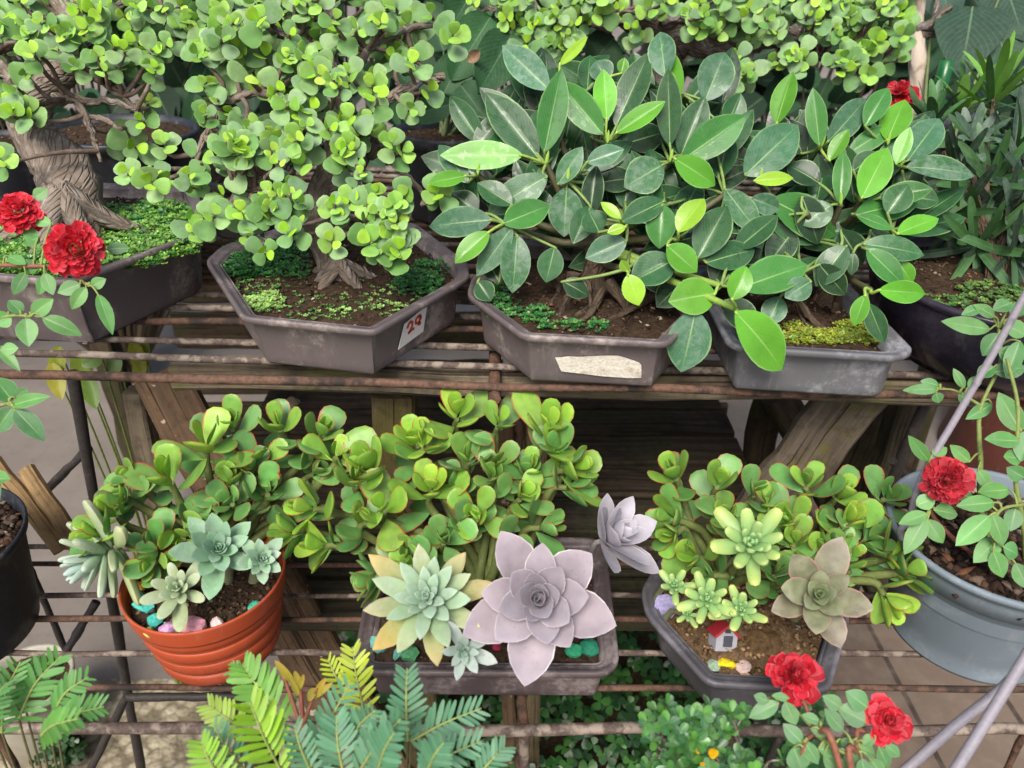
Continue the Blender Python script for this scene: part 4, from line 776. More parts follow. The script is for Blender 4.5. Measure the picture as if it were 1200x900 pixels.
jade('wide jade plant with bright red edged leaves behind the lilac rosette', jb2,
  [(378, 598, .84, 48, -.8, .3, 'B'), (392, 640, .82, 44, -.8, -.1, 'B'), (440, 560, .84, 56, -.4, .8, 'B'), (492, 530, .86, 52, -.1, 1, 'B'), (452, 605, .82, 56, -.3, .5, 'B'), (505, 585, .83, 54, 0, .7, 'B'), (535, 500, .87, 52, 0, 1, 'B'), (548, 550, .85, 46, .1, .8, 'M'), (582, 508, .87, 46, .2, 1, 'M'), (578, 555, .85, 48, .1, .8, 'M'), (560, 605, .82, 46, 0, .4, 'B'), (638, 515, .86, 58, .2, 1, 'B'), (655, 555, .84, 54, .8, .4, 'B'), (605, 590, .83, 46, .3, .5, 'M'), (620, 560, .85, 40, .2, .8, 'M'), (485, 650, .80, 42, -.3, .1, 'M'), (520, 640, .80, 42, 0, .2, 'D'), (590, 640, .80, 42, .3, .2, 'D'), (450, 665, .80, 40, -.4, -.2, 'D'), (625, 620, .82, 44, .7, .1, 'D'), (540, 620, .82, 44, 0, .4, 'D')], None)
jb3 = A([.25, .63, ZL+.056])
jade('jade plant with bright green red edged leaves in the tray with the toy house', jb3,
  [(795, 568, .86, 44, -.5, .8, 'M'), (838, 578, .85, 52, 0, .9, 'M'), (800, 612, .83, 46, -.7, .3, 'M'), (880, 585, .86, 40, .2, .9, 'D'), (822, 655, .81, 46, -.5, .3, 'B'), (945, 580, .86, 44, 0, 1, 'M'), (975, 590, .86, 44, .2, 1, 'M'), (985, 622, .84, 52, .3, .7, 'B'), (925, 615, .84, 50, -.1, .7, 'M'), (930, 645, .82, 42, -.1, .5, 'M'), (1030, 590, .86, 42, .5, .6, 'D'), (1005, 640, .83, 44, .4, .4, 'D'), (1035, 655, .82, 50, .7, .2, 'B'), (1028, 690, .80, 44, .6, -.2, 'B'), (870, 640, .82, 42, 0, .5, 'D'), (900, 600, .85, 44, 0, .8, 'M'), (965, 660, .81, 42, 0, .4, 'M'), (905, 680, .80, 42, 0, .3, 'D'), (850, 610, .84, 42, 0, .7, 'M')], None)
# ------------------------------------------------------------------ rosettes
def rosette(mb, P, ax, n, L, wr, ab, colf, th0=1.35, th1=.15, thick=.05, cup=.3, curl=.1, inner=.3, lift=.22, dust=.15, nu=6, nv=9, ph=None, cp=1., lj=.07, off=.03, thp=.85):
    ax, r, q = frame(ax); ph = U(0, TAU) if ph is None else ph
    for i in range(n):
        f = i/(n-1); th = th0+(th1-th0)*f**thp+rng.normal(0, .05); l = L*(1-(1-inner)*f**.9)*(1+rng.normal(0, lj)); a = ph+i*GA+rng.normal(0, .06)
        rad = r*math.cos(a)+q*math.sin(a); d = ax*math.cos(th)+rad*math.sin(th); c0, c1 = colf(f)
        k = 1+rng.normal(0, .04)
        leaf(mb, P+ax*(f*L*lift)+d*L*off*(1-f), d, ax*math.sin(th)-rad*math.cos(th)+rv(.05), l, l*wr*(1+rng.normal(0, .05)), ab, c0*k, c1*k, dust=dust*U(.3, 1.5), cup=cup*U(.7, 1.2), curl=curl*U(.5, 1.5), thick=l*thick, nu=nu, nv=nv, cp=cp)
def ros(label, x, y, d, axis, base, n, Lpx, wr, ab, colf, mat, stemc='#8a8f6a', name='rosette_succulent', sr=.006, cat_='succulent', **kw):
    P = at(x, y, d); t = thing(name, label, cat_, base); b = MB(); ax = nz(tocam(P)*axis[0]+A(axis[1]))
    tube(b, [A(base)-A([0, 0, .012]), A(base)*.5+P*.5+A([0, .01, -.004]), P-ax*.012, P+ax*.004], [sr*1.1, sr, sr*.9, sr*.7], 9, tuple(hx(stemc))+(0,), 0, 6, .06); b.build('stem', M['stem'], t)
    mb = MB(); rosette(mb, P, ax, n, pxm(Lpx, d), wr, ab, colf, **kw); mb.build('rosette', M[mat], t); return t
def two(a0, a1, b0, b1):
    a0, a1, b0, b1 = hx(a0), hx(a1), hx(b0), hx(b1)
    return lambda f: (a0+(b0-a0)*f, a1+(b1-a1)*f)
def s5(x, y): return onz(x, y, ZL+.05)
gh = two('#938990', '#a99da4', '#9f9aa6', '#aea8b0')
ros('big pale lilac rosette of broad pointed leaves facing out over the brown tray', 631, 702, .71, (1, (.0, -.02, .02)), A([.03, .60, ZL+.05]), 30, 99, .56, ('p', .58, 2.1, .45), gh, 'ghost', th0=1.5, th1=.1, thp=1.0, inner=.2, cup=.38, curl=.35, thick=.05, lift=.26, ph=.6, nu=8, nv=10, dust=.05)
ros('smaller pale lilac rosette seen from the side, leaning out beside the big one', 706, 634, .79, (.3, (.6, -.12, .5)), A([.075, .63, ZL+.05]), 16, 74, .46, ('p', .62, 2.1, .25), two('#a6a1aa', '#b4afb7', '#b2aeb9', '#bdb9c2'), 'ghost', sr=.0035, stemc='#8f8a88', th0=1.25, th1=.2, inner=.45, cup=.3, curl=.2, thick=.04, lift=.2, dust=.05)
def echc(f):
    o0, o1 = hx('#7f9a5a'), hx('#b8964e'); m0, m1 = hx('#8fae86'), hx('#a2bd9c'); i0, i1 = hx('#9fbfa8'), hx('#b6d0bc')
    if f < .3: k = f/.3; return o0+(m0-o0)*k, o1+(m1-o1)*k
    k = (f-.3)/.7; return m0+(i0-m0)*k, m1+(i1-m1)*k
ros('frosted echeveria with yellowing outer leaves and silvery heart in the brown tray corner', 502, 706, .72, (.85, (-.05, -.02, .25)), A([-.075, .60, ZL+.05]), 42, 86, .30, ('p', .62, 2.0, .3), echc, 'eche', th0=1.38, th1=.1, inner=.2, cup=.25, curl=.12, thick=.09, lift=.36, dust=.2, cp=1.6, thp=1.1)
ros('small grey green rosette hanging over the front rim below the yellowing echeveria', 543, 760, .70, (.6, (.05, -.35, .1)), A([-.05, .565, ZL+.05]), 17, 42, .36, ('p', .6, 2.2, .3), two('#8aa096', '#a8b2ae', '#8fae98', '#9dbaa8'), 'eche', sr=.004, th0=1.4, th1=.15, inner=.35, thick=.09, dust=.3)
jb = A([oc[0], oc[1], ZL+.094])
ros('pale blue green succulent with long finger leaves spilling over the left of the orange pot', 138, 640, .78, (.3, (-.62, -.35, -.22)), jb+A([-.045, .01, 0]), 24, 72, .30, (.7, .5), two('#8fae62', '#b0b878', '#8fb2a4', '#b0c8c0'), 'eche', th0=1.6, th1=.15, inner=.4, thick=.16, cup=.05, lift=.45, dust=.3, thp=1.3)
ros('mint green rosette standing up in the orange pot above the bare soil', 255, 648, .755, (.75, (.12, -.05, .35)), jb+A([.02, .0, 0]), 30, 58, .42, ('p', .62, 2.1, .3), two('#6f9a70', '#83ad80', '#84b494', '#9cc4a6'), 'eche', th0=1.5, th1=.1, inner=.25, thick=.06, cup=.35, lift=.4, dust=.3, curl=.3)
ros('tight little mint rosette with white rimmed leaves at the right rim of the orange pot', 304, 656, .755, (.75, (.25, -.05, .2)), jb+A([.045, .005, 0]), 26, 33, .46, ('p', .62, 2.2, .3), two('#76a078', '#9abb94', '#86b492', '#a8c8ac'), 'eche', th0=1.4, th1=.1, inner=.3, thick=.07, cup=.35, lift=.4, dust=.35)
ros('loose pale green rosette on the soil of the orange pot beside the teal stones', 212, 692, .745, (.8, (-.15, -.1, .3)), jb+A([-.025, -.01, 0]), 20, 44, .36, (.85, .5), two('#8fa36c', '#a5b184', '#9cb68c', '#b3c5a0'), 'eche', sr=.004, th0=1.5, th1=.15, inner=.4, thick=.1, cup=.15, lift=.3, dust=.25)
sed = two('#82b070', '#bccb6c', '#84b67c', '#9ac488')
for lab, x, y, d, n, L, bx, by in (('jelly bean sedum rosette with fat yellow tipped leaves, highest of its cluster', 880, 640, .75, 24, 54, .21, .615), ('jelly bean sedum rosette close above the roof of the toy house, left of two', 828, 704, .735, 20, 36, .175, .60), ('jelly bean sedum rosette hanging right over the toy house roof', 868, 716, .73, 19, 34, .20, .60), ('tiny jelly bean sedum rosette at the tray corner by the lilac shard', 790, 688, .75, 16, 27, .155, .61), ('tiny jelly bean sedum rosette between the lilac shard and the toy house', 806, 720, .74, 14, 19, .16, .585)):
    ros(lab, x, y, d, (.85, (0, -.05, .3)), A([bx, by, ZL+.055]), n, L, .34, (.42, .3), sed, 'sedum', sr=.003, name='sedum', th0=1.5, th1=.15, inner=.35, cp=1.8, thick=.17, cup=0, curl=.25, lift=.3, dust=0, nu=6, nv=8)
pk = two('#6a6f50', '#7d7260', '#76945c', '#a8b88a')
ros('green and pink rosette with red rimmed leaves drooping over the tray beside the red rose', 957, 698, .735, (.85, (.05, -.1, .2)), A([.30, .585, ZL+.055]), 19, 68, .56, ('p', .6, 2.1, .3), pk, 'pink', th0=1.5, th1=.15, inner=.28, cup=.35, curl=.15, thick=.05, lift=.25, dust=.18, ph=2.2)
t = None
# ------------------------------------------------------------------ stones and toys
def stone(label, x, y, z, rpx, col, group='painted stones in the succulent pots', flat=.75, sub=2, name='pebble', facet=True):
    P = onz(x, y, z); d = np.dot(P-CAM, FW); r = pxm(rpx, d); mb = MB(); ico(mb, P+A([0, 0, r*flat*.45]), r, sub, .35, (1, U(.72, .95), flat), tuple(hx(col))+(0,), 0, facet)
    tag(mb.build('pebble', M['stone'], None, smooth=False), label, 'stone', group)
zo = ZL+.093
for a in [('small teal stone, topmost of the teal stones in the orange pot', 165, 700, 8, '#4fae9c'), ('big teal stone by the rim of the orange pot, between two other teal ones', 170, 713, 13, '#4fbcb0'), ('teal stone nearest the front rim of the orange pot', 182, 729, 12, '#48b2a4'), ('yellow stone at the back left rim of the orange pot above the teal ones', 163, 690, 9, '#e0b52c'), ('yellow stone at the front rim of the orange pot before the pink one', 219, 748, 8, '#f0c028'), ('dull yellow chip between teal and lilac stones in the orange pot', 176, 743, 8, '#c9b866'), ('lilac stone at the front rim of the orange pot', 200, 742, 14, '#c79cc0'), ('big pink stone at the front rim of the orange pot', 228, 736, 17, '#e2a0ac'), ('pale pink round stone lying right of the big pink one', 257, 733, 10, '#dcc0bc'), ('red stone under the leaves at the back of the orange pot', 182, 676, 12, '#d85a62'), ('teal stone at the right rim of the orange pot', 299, 714, 9, '#3fae8e'), ('small blue stone beside the teal one at the right rim', 312, 706, 6, '#3b76c4'), ('orange stone at the very back of the orange pot under the leaves', 172, 668, 9, '#e08038')]:
    stone(a[0], a[1], a[2], zo, a[3], a[4])
z5 = ZL+.052
for a in [('pale teal stone in the left front corner of the brown tray', 443, 758, 13, '#6fb0a0'), ('green stone under the yellowing leaves at the front of the brown tray', 482, 770, 13, '#4d8a5e'), ('dark green stone at the right front of the brown tray, next to the rim', 692, 762, 13, '#2c7f62'), ('bright green stone at the right front of the brown tray, under the lilac leaf', 673, 764, 11, '#39a274'), ('small red stone behind the little grey green rosette', 583, 758, 8, '#b83a52'), ('second teal stone under the fallen leaves of the frosted echeveria', 468, 768, 10, '#62a394')]:
    stone(a[0], a[1], a[2], z5, a[3], a[4])
z6 = ZL+.056
for a in [('bright yellow heart shaped stone before the toy house', 851, 779, 12, '#f2d21f', .45), ('sage green flat stone touching the yellow one', 836, 781, 9, '#93aa92', .5), ('pale pink flat stone right of the yellow one', 871, 782, 11, '#cbb2a8', .35), ('tan flat chip at the front rim of the dark tray', 874, 796, 9, '#c2a27e', .3), ('red stone at the front rim of the dark tray by the rose', 901, 792, 7, '#c22f36', .6), ('grey beige pebble under the toy house', 838, 757, 8, '#a99c86', .5)]:
    stone(a[0], a[1], a[2], z6, a[3], a[4], flat=a[5])
p = onz(893, 750, z6); mb = MB(); ico(mb, p+A([0, 0, .001]), .024, 4, .28, (1.15, .9, .42), tuple(hx('#5e4a33'))+(0,), 0, False); tag(mb.build('hummock', M['soil']), 'big rough brown rock lying right of the toy house', 'stone')  # mound of mossy brown soil
mb = MB(); P = onz(778, 722, z6); leaf(mb, P+A([0, 0, -.004]), A([.1, .25, 1]), tocam(P), .03, .024, (.35, .25), hx('#a9a2cc'), cup=.2, thick=.003, nu=4, nv=5); tag(mb.build('shard', M['stone']), 'flat lilac shard stuck in the soil at the left tip of the dark tray', 'shard')
# toy house
hp = onz(846, 756, z6+.002); hz = nz(A([.1, .45, .88])); ang = .22; hxv = A([math.cos(ang), math.sin(ang), 0]); hxv = nz(hxv-hz*np.dot(hxv, hz)); hyv = cross(hz, hxv)
W_, D_, H_ = .023, .017, .012
t = thing('toy_house', 'tiny white toy house with a red gabled roof and dark square door', 'toy house', hp)
mb = MB(); B = [(-W_/2, -D_/2), (W_/2, -D_/2), (W_/2, D_/2), (-W_/2, D_/2)]; V = [hp+hxv*x+hyv*y+hz*z for z in (-.003, H_) for x, y in B]+[hp+hyv*y+hz*(H_+.010) for y in (-D_/2, D_/2)]
mb.add(V, [[0, 1, 5, 8, 4], [1, 2, 6, 5], [2, 3, 7, 9, 6], [3, 0, 4, 7], [0, 3, 2, 1]], None, tuple(hx('#a4a4ac'))+(0,)); mb.build('wall', M['paint'], t, False)
mb = MB()
for s in (-1, 1):
    e = nz(hxv*s*(W_/2)-hz*.010); c = hp+hz*(H_+.0115)+e*.0085; nn = nz(cross(e, hyv)); nn = nn if nn[2] > 0 else -nn
    box(mb, c, (.0195, D_+.004, .0025), 0, .0006, tuple(hx('#a82e36'))+(0,), 0, np.stack([e, hyv, nn], 1))
mb.build('roof', M['paint'], t, False)
mb = MB(); box(mb, hp-hyv*(D_/2+.0008)+hz*.0075+hxv*.001, (.0095, .0016, .011), 0, .0003, tuple(hx('#4a4c55'))+(0,), 0, np.stack([hxv, hyv, hz], 1)); mb.build('door', M['paint'], t, False)
mb = MB(); box(mb, hp-hyv*(D_/2+.0006)+hz*(H_+.006), (.006, .0014, .004), 0, .0003, tuple(hx('#3a3c42'))+(0,), 0, np.stack([hxv, hyv, hz], 1)); mb.build('window', M['paint'], t, False)
# ------------------------------------------------------------------ moss and small weeds on the soils
def weeds(label, regions, zf, cols, name='moss', lsz=(.002, .0035), hmax=.01):
    mb = MB()
    for cx, cy, rx, ry, n in regions:
        k = 0
        while k < n:
            a, b = U(-1, 1), U(-1, 1)
            if a*a+b*b > 1: continue
            k += 1; P = A(zf(cx+a*rx, cy+b*ry)); h = U(.001, hmax)*(1-.5*(a*a+b*b)); ph = U(0, TAU); c = jit(hx(cols[rng.integers(len(cols))]), .15); T = P+A([U(-.004, .004), U(-.004, .004), h]); m = rng.integers(4, 7)
            for j in range(m):
                q = ph+j*TAU/m; d = A([math.cos(q), math.sin(q), U(.1, .9)]); l = U(*lsz)*1.3
                leaf(mb, T+d*l*.2, d, A([0, -.3, 1])+rv(.2), l, l*.75, (.6, .45), c*U(.8, 1.15), nu=2, nv=3)
    return tag(mb.build(name, M['small']), label, 'moss', kind='stuff')
GB = ['#7fae4c', '#6f9f45', '#8ab85a']; GD = ['#3f7a3c', '#4a8642', '#356a38']; GY = ['#9aa636', '#a8b440', '#8a9a34', '#7f9a3a']
w1 = lambda x, y: onU(x, y, .078); w2 = lambda x, y: onU(x, y, .056); w3 = lambda x, y: onU(x, y, .052); w4 = lambda x, y: onU(x, y, .052)
weeds('dense bright green creeping weeds covering the soil of the big tray under the thick trunk', [(150, 275, 60, 26, 800), (190, 255, 40, 16, 500), (205, 292, 28, 11, 380), (120, 262, 50, 18, 450), (60, 308, 70, 20, 900), (90, 285, 60, 20, 500), (20, 290, 50, 20, 350), (150, 303, 50, 14, 450), (20, 318, 40, 8, 240)], w1, GB+GD[:1], lsz=(.0026, .0042), hmax=.016)
weeds('dark feathery moss and pale weeds on the soil of the tray with the price sticker', [(310, 305, 50, 22, 700), (285, 318, 25, 10, 150), (345, 322, 20, 9, 80), (490, 335, 28, 13, 170), (505, 318, 22, 9, 80)], w2, GD, hmax=.012)
weeds('pale sprinkled weeds along the front of the soil in the tray with the price sticker', [(305, 357, 26, 7, 120), (315, 350, 18, 5, 50), (425, 345, 40, 12, 14), (455, 362, 20, 6, 14), (400, 368, 12, 4, 6)], w2, ['#9dc06c', '#8bb35c'], hmax=.006)
weeds('thin film of tiny weeds sprinkled over the whole soil of the tray with the price sticker', [(390, 345, 120, 32, 420)], w2, ['#5f8a42', '#7fa858', '#4a7a3a'], hmax=.005, lsz=(.0014, .0026))
weeds('scattered small weeds on the soil above the torn cream tape', [(585, 362, 22, 14, 130), (630, 372, 20, 10, 80), (670, 386, 12, 5, 40), (700, 386, 12, 5, 36), (640, 385, 10, 4, 24), (575, 345, 20, 10, 70)], w3, GD+['#6a9f4c'], hmax=.01)
weeds('thick yellow green moss on the soil of the grey tray', [(965, 397, 60, 8, 420), (930, 388, 18, 9, 120), (1015, 398, 25, 6, 140), (1000, 385, 20, 7, 70)], w4, GY, hmax=.007)
weeds('sparse small weeds on the dark soil of the glazed bowl', [(1150, 345, 30, 14, 90), (1185, 350, 18, 12, 80), (1110, 358, 22, 8, 50), (1085, 355, 12, 6, 16)], lambda x, y: onz(x, y, rcx[2]+.096-.0), ['#4f7a3c', '#6f8f3c', '#5a7a40'], hmax=.008)
# ------------------------------------------------------------------ ground cover below
mb = MB()
def clover(P, l, c):
    ph = U(0, TAU); up = nz(A([0, -.35, 1])+rv(.3)); ax, r, q = frame(up)
    for j in range(3):
        a = ph+j*TAU/3; d = r*math.cos(a)+q*math.sin(a)+ax*U(-.1, .25); leaf(mb, P, d, ax, l, l*1.0, (.9, .4), c*U(.85, 1.15), fold=-.12, nu=2, nv=4)
for i in range(2600):
    P = A([U(-.4, .62), U(.45, 1.42), 0]); P[2] = U(.03, .16)+.03*math.sin(P[0]*17)*math.cos(P[1]*13)
    clover(P, U(.012, .021), jit(hx(['#3f6a35', '#335c30', '#4a7a3c', '#2d5230'][rng.integers(4)]), .12))
tag(mb.build('ground_cover', M['small']), 'dark green clover like ground cover growing below the stands', 'ground cover', kind='stuff')
mb = MB()
for i in range(420):
    a, b = rng.normal(0, 1, 2)*.45; P = onz(78+a*22, 885+b*30, .0)+A([0, 0, U(.02, .12)]); clover(P, U(.008, .014), jit(hx('#33502e'), .15))
tag(mb.build('ground_cover', M['small']), 'small dark clump of weeds on the gravel under the corner fern', 'ground cover', kind='stuff')
# ------------------------------------------------------------------ roses
RC = [hx('#c42434'), hx('#d23544'), hx('#b81c2c'), hx('#d84855')]
def rose_flower(parent, P, ax, R, n=120, dark=1., openn=1.62, ps=1.):
    mb = MB(); axn, r, q = frame(ax)
    for i in range(n):
        f = (i+.5)/n; th = .12+openn*f**.75+rng.normal(0, .14); L = R*(.32+.58*f)*U(.85, 1.15); a = i*GA+rng.normal(0, .25); rad = r*math.cos(a)+q*math.sin(a)
        d = axn*math.cos(th)+rad*math.sin(th); off_ = (1-ps)*L*.95; c = jit(RC[rng.integers(4)]*dark, .1)
        leaf(mb, P-axn*R*.35*f+rad*R*.05+d*off_, d, axn*math.sin(th)-rad*math.cos(th)+rv(.12), L*ps, L*U(.5, .85)*ps, (.6, .24), c*.85, c*1.05, cup=U(.2, .6)*(1-.4*f), curl=U(.3, 1.2)*(1-f)-U(-.2, .9)*f, nu=6, nv=7, ruff=U(-.09, .09))
    o = mb.build('rose_flower', M['petal'], parent); s = MB()
    for i in range(5):
        a = i*TAU/5; rad = r*math.cos(a)+q*math.sin(a); leaf(s, P-axn*R*.42, rad-axn*.25, axn, R*.7, R*.2, (.3, .9), hx('#5f8a48'), nu=2, nv=4)
    ico(s, P-axn*R*.42, R*.2, 1, .1, (1, 1, 1), tuple(hx('#6a9148'))+(0,)); s.build('sepal', M['stem'], o); return o
def rosebush(label, base, stems, leaves, flowers, dflt, cols=('#5f9a4c', '#4f8a48', '#6fa858'), name='rose_bush'):
    t = thing(name, label, 'rose bush', base); nod = []; Lm = []; Sm = []
    for pts, r, c in stems:
        m = MB(); P = [A(base)+A([U(-.015, .015), U(-.015, .015), -.012]) if p is None else at(*p) for p in pts]; Q = cat(P, 6); tube(m, Q, np.linspace(r, r*.45, len(Q)), 7, tuple(hx(c))+(0,), 0, 0, .06)
        for k in range(5, len(Q)-2, 4):                             # thorns
            a = nz(rv()); leaf(m, Q[k], a, rv(), .0045, .002, (.2, .9), hx('#9a6a50'), thick=.0006, nu=2, nv=3)
        nod.append(Q); Sm.append(m); Lm.append(MB())
    for e in leaves:
        x0, y0, x1, y1, w = e[:5]; d0 = e[5] if len(e) > 5 else dflt
        P = at(x0, y0, d0); i = min(range(len(nod)), key=lambda j: ((nod[j]-P)**2).sum(1).min()); k = ((nod[i]-P)**2).sum(1).argmin(); l2 = math.hypot(x1-x0, y1-y0); Q = at(x1, y1, d0+pxm(l2, d0)*U(-.25, .2)); c = jit(hx(cols[rng.integers(len(cols))]), .08)
        leaf(Lm[i], P, Q-P, tocam(P)+A([0, 0, .3])+rv(.15), np.linalg.norm(Q-P)*1.03, pxm(w*1.12, d0), ('p', .45, 1.9, .08), c, c*1.03, dust=U(0, .5), fold=U(.05, .35), curl=U(-.5, .1), nu=6, nv=9, thick=.0004)
        N = nod[i][k]; mid = (N+P)/2+A([0, 0, .004])
        tube(Sm[i], [N, mid, P, P+(Q-P)*.05], [.0012, .001, .0009, .0006], 5, tuple(hx('#8a9a55'))+(0,), 0, 3)
    for i, (m, l) in enumerate(zip(Sm, Lm)):
        o = m.build('stem', M['stem'], t)
        if l.n: l.build('foliage', M['rose'], o)
    for x, y, d, R, ax, dk, op, nn_, ps in flowers:
        P = at(x, y, d); rose_flower(t, P, nz(tocam(P)*ax[0]+A(ax[1])), pxm(R, d), n=nn_, dark=dk, openn=op, ps=ps)
    return t
GS = '#7f8f50'; RS = '#8a5a48'
rosebush('rose bush with two open red blooms before the big tray, rising from the black pot', A([-.632, .612, ZL+.12]),
  [([None, (-30, 500, .74), (4, 474, .73), (14, 476, .73)], .0032, GS), ([None, (-40, 440, .73), (-6, 380, .72), (14, 370, .72), (36, 371, .72)], .003, GS), ([None, (-50, 400, .74), (-30, 320, .76), (40, 312, .76), (75, 318, .76), (104, 335, .75)], .0032, RS), ([None, (-60, 380, .76), (-30, 300, .78), (10, 262, .78)], .003, GS), ([None, (-20, 560, .74), (-14, 545, .73)], .003, GS)],
  [(50, 372, 94, 391, 18, .72), (38, 369, 61, 351, 18, .72), (31, 373, 34, 406, 21, .72), (26, 367, 10, 351, 15, .72), (12, 369, -6, 380, 19, .72), (2, 410, 21, 408, 14, .72), (-4, 405, 22, 432, 12, .72), (115, 345, 133, 388, 15, .745), (101, 337, 83, 362, 15, .75), (94, 333, 68, 343, 16, .75), (107, 336, 123, 327, 13, .75), (60, 262, 36, 256, 13, .77), (125, 292, 151, 290, 13, .78), (45, 278, 28, 286, 12, .77), (42, 305, 30, 320, 14, .76), (30, 320, 15, 345, 14, .76), (55, 322, 45, 345, 13, .76), (30, 265, 45, 290, 14, .77), (10, 300, 30, 310, 13, .76), (52, 320, 62, 345, 14, .755), (14, 475, 52, 463, 15, .73), (18, 480, 51, 514, 21, .73), (15, 478, -8, 508, 21, .73), (14, 469, -6, 443, 24, .73), (18, 466, 32, 455, 12, .73), (-10, 560, 12, 562, 16, .73), (-12, 545, -2, 590, 12, .73), (40, 232, 55, 222, 14, .79)],
  [(88, 292, .735, 37, (1, (0, -.05, .1)), 1.1, 1.6, 260, .5), (20, 245, .76, 29, (.6, (0, -.1, .55)), 1.15, 1.5, 170, .6)], .73)
rosebush('rose bush with one dark red bloom in the big grey pot of bark chips', A([.525, .613, ZL+.122]),
  [([None, (1128, 640, .79), (1090, 598, .76), (1086, 545, .76), (1108, 560, .75)], .0028, RS), ([None, (1150, 600, .80), (1149, 540, .78), (1147, 495, .78), (1152, 470, .78), (1172, 425, .78), (1170, 385, .78)], .0032, GS), ([None, (1200, 620, .78), (1190, 560, .76), (1193, 480, .75), (1180, 420, .75)], .0034, GS), ([None, (1165, 640, .76), (1170, 600, .74), (1205, 590, .74)], .0026, GS), ([None, (1150, 650, .78), (1162, 640, .76)], .0024, RS), ([(1150, 476, .78), (1120, 458, .78), (1098, 456, .78)], .0018, GS)],
  [(1089, 541, 1065, 511, 14, .76), (1093, 533, 1110, 524, 13, .76), (1136, 541, 1114, 522, 14, .76), (1086, 602, 1054, 614, 15, .75), (1085, 607, 1061, 647, 19, .75), (1087, 609, 1105, 637, 18, .75), (1095, 598, 1123, 602, 18, .75), (1074, 592, 1096, 584, 17, .75), (1165, 589, 1124, 592, 18, .74), (1159, 605, 1122, 638, 23, .74), (1163, 603, 1179, 641, 19, .74), (1171, 631, 1143, 657, 21, .76), (1164, 646, 1176, 677, 19, .75), (1176, 641, 1196, 650, 20, .75), (1182, 574, 1148, 576, 19, .75), (1190, 596, 1184, 622, 18, .75), (1146, 551, 1161, 572, 15, .77), (1196, 506, 1171, 461, 23, .75), (1194, 517, 1154, 515, 19, .75), (1196, 537, 1177, 535, 18, .75), (1162, 474, 1134, 490, 14, .78), (1205, 505, 1196, 540, 22, .75), (1100, 456, 1062, 456, 12, .78), (1100, 452, 1080, 446, 11, .78), (1097, 460, 1100, 472, 12, .78), (1160, 386, 1103, 377, 19, .77), (1165, 371, 1144, 357, 13, .77), (1170, 391, 1153, 416, 20, .77), (1178, 381, 1204, 392, 20, .77), (1170, 411, 1198, 426, 23, .77), (1165, 436, 1204, 430, 20, .77), (1188, 371, 1200, 352, 18, .77), (1165, 430, 1145, 442, 16, .77), (1130, 455, 1118, 432, 10, .78), (1135, 455, 1150, 440, 12, .78), (1125, 460, 1135, 475, 11, .78), (1185, 355, 1165, 362, 16, .77), (1200, 560, 1180, 548, 18, .75), (1150, 360, 1128, 368, 12, .77), (1190, 660, 1205, 690, 18, .75), (1140, 585, 1110, 570, 15, .76), (1195, 400, 1180, 440, 18, .76)],
  [(1110, 562, .735, 31, (1, (-.02, -.05, .1)), .72, 1.6, 170, .65)], .76)
rosebush('low rose bush with two bright red blooms and rounded leaflets at the bottom edge', fpots[3]-A([0, 0, .003]),
  [([None, (985, 900, .62), (955, 858, .64), (945, 830, .65), (938, 812, .66)], .003, RS), ([None, (1000, 915, .62), (1004, 880, .63), (1006, 855, .64), (1028, 868, .64), (1040, 858, .64)], .003, RS), ([(950, 850, .64), (920, 822, .65), (900, 820, .65)], .0016, GS), ([(958, 862, .64), (985, 880, .62), (1000, 884, .62)], .0022, GS), ([(1006, 862, .64), (1000, 838, .64), (985, 828, .64)], .0016, RS), ([(955, 858, .64), (945, 868, .63), (938, 885, .62)], .002, RS)],
  [(912, 824, 878, 840, 17), (920, 823, 933, 851, 17), (940, 871, 919, 849, 17), (930, 876, 942, 907, 25), (943, 869, 960, 897, 15), (950, 854, 971, 861, 11), (959, 878, 983, 880, 16), (985, 829, 967, 817, 16), (988, 856, 966, 831, 17), (1014, 846, 985, 829, 25), (1016, 829, 994, 811, 22), (986, 866, 1004, 881, 13), (1007, 876, 1029, 884, 15), (1030, 876, 1043, 902, 15), (1038, 873, 1056, 888, 13), (990, 884, 1004, 904, 21), (924, 818, 905, 815, 9), (1012, 872, 1026, 862, 12), (965, 885, 985, 905, 18), (1020, 890, 1035, 910, 16), (1010, 890, 1015, 912, 16), (900, 822, 884, 815, 12), (960, 845, 940, 838, 11), (1000, 868, 985, 872, 10)],
  [(932, 790, .66, 34, (.75, (0, -.15, .5)), .85, 1.5, 90, .8), (1041, 845, .63, 31, (.85, (.25, 0, .15)), 1.0, 1.45, 60, 1.)], .63, ('#6a9a62', '#5c8f58', '#74a468'))
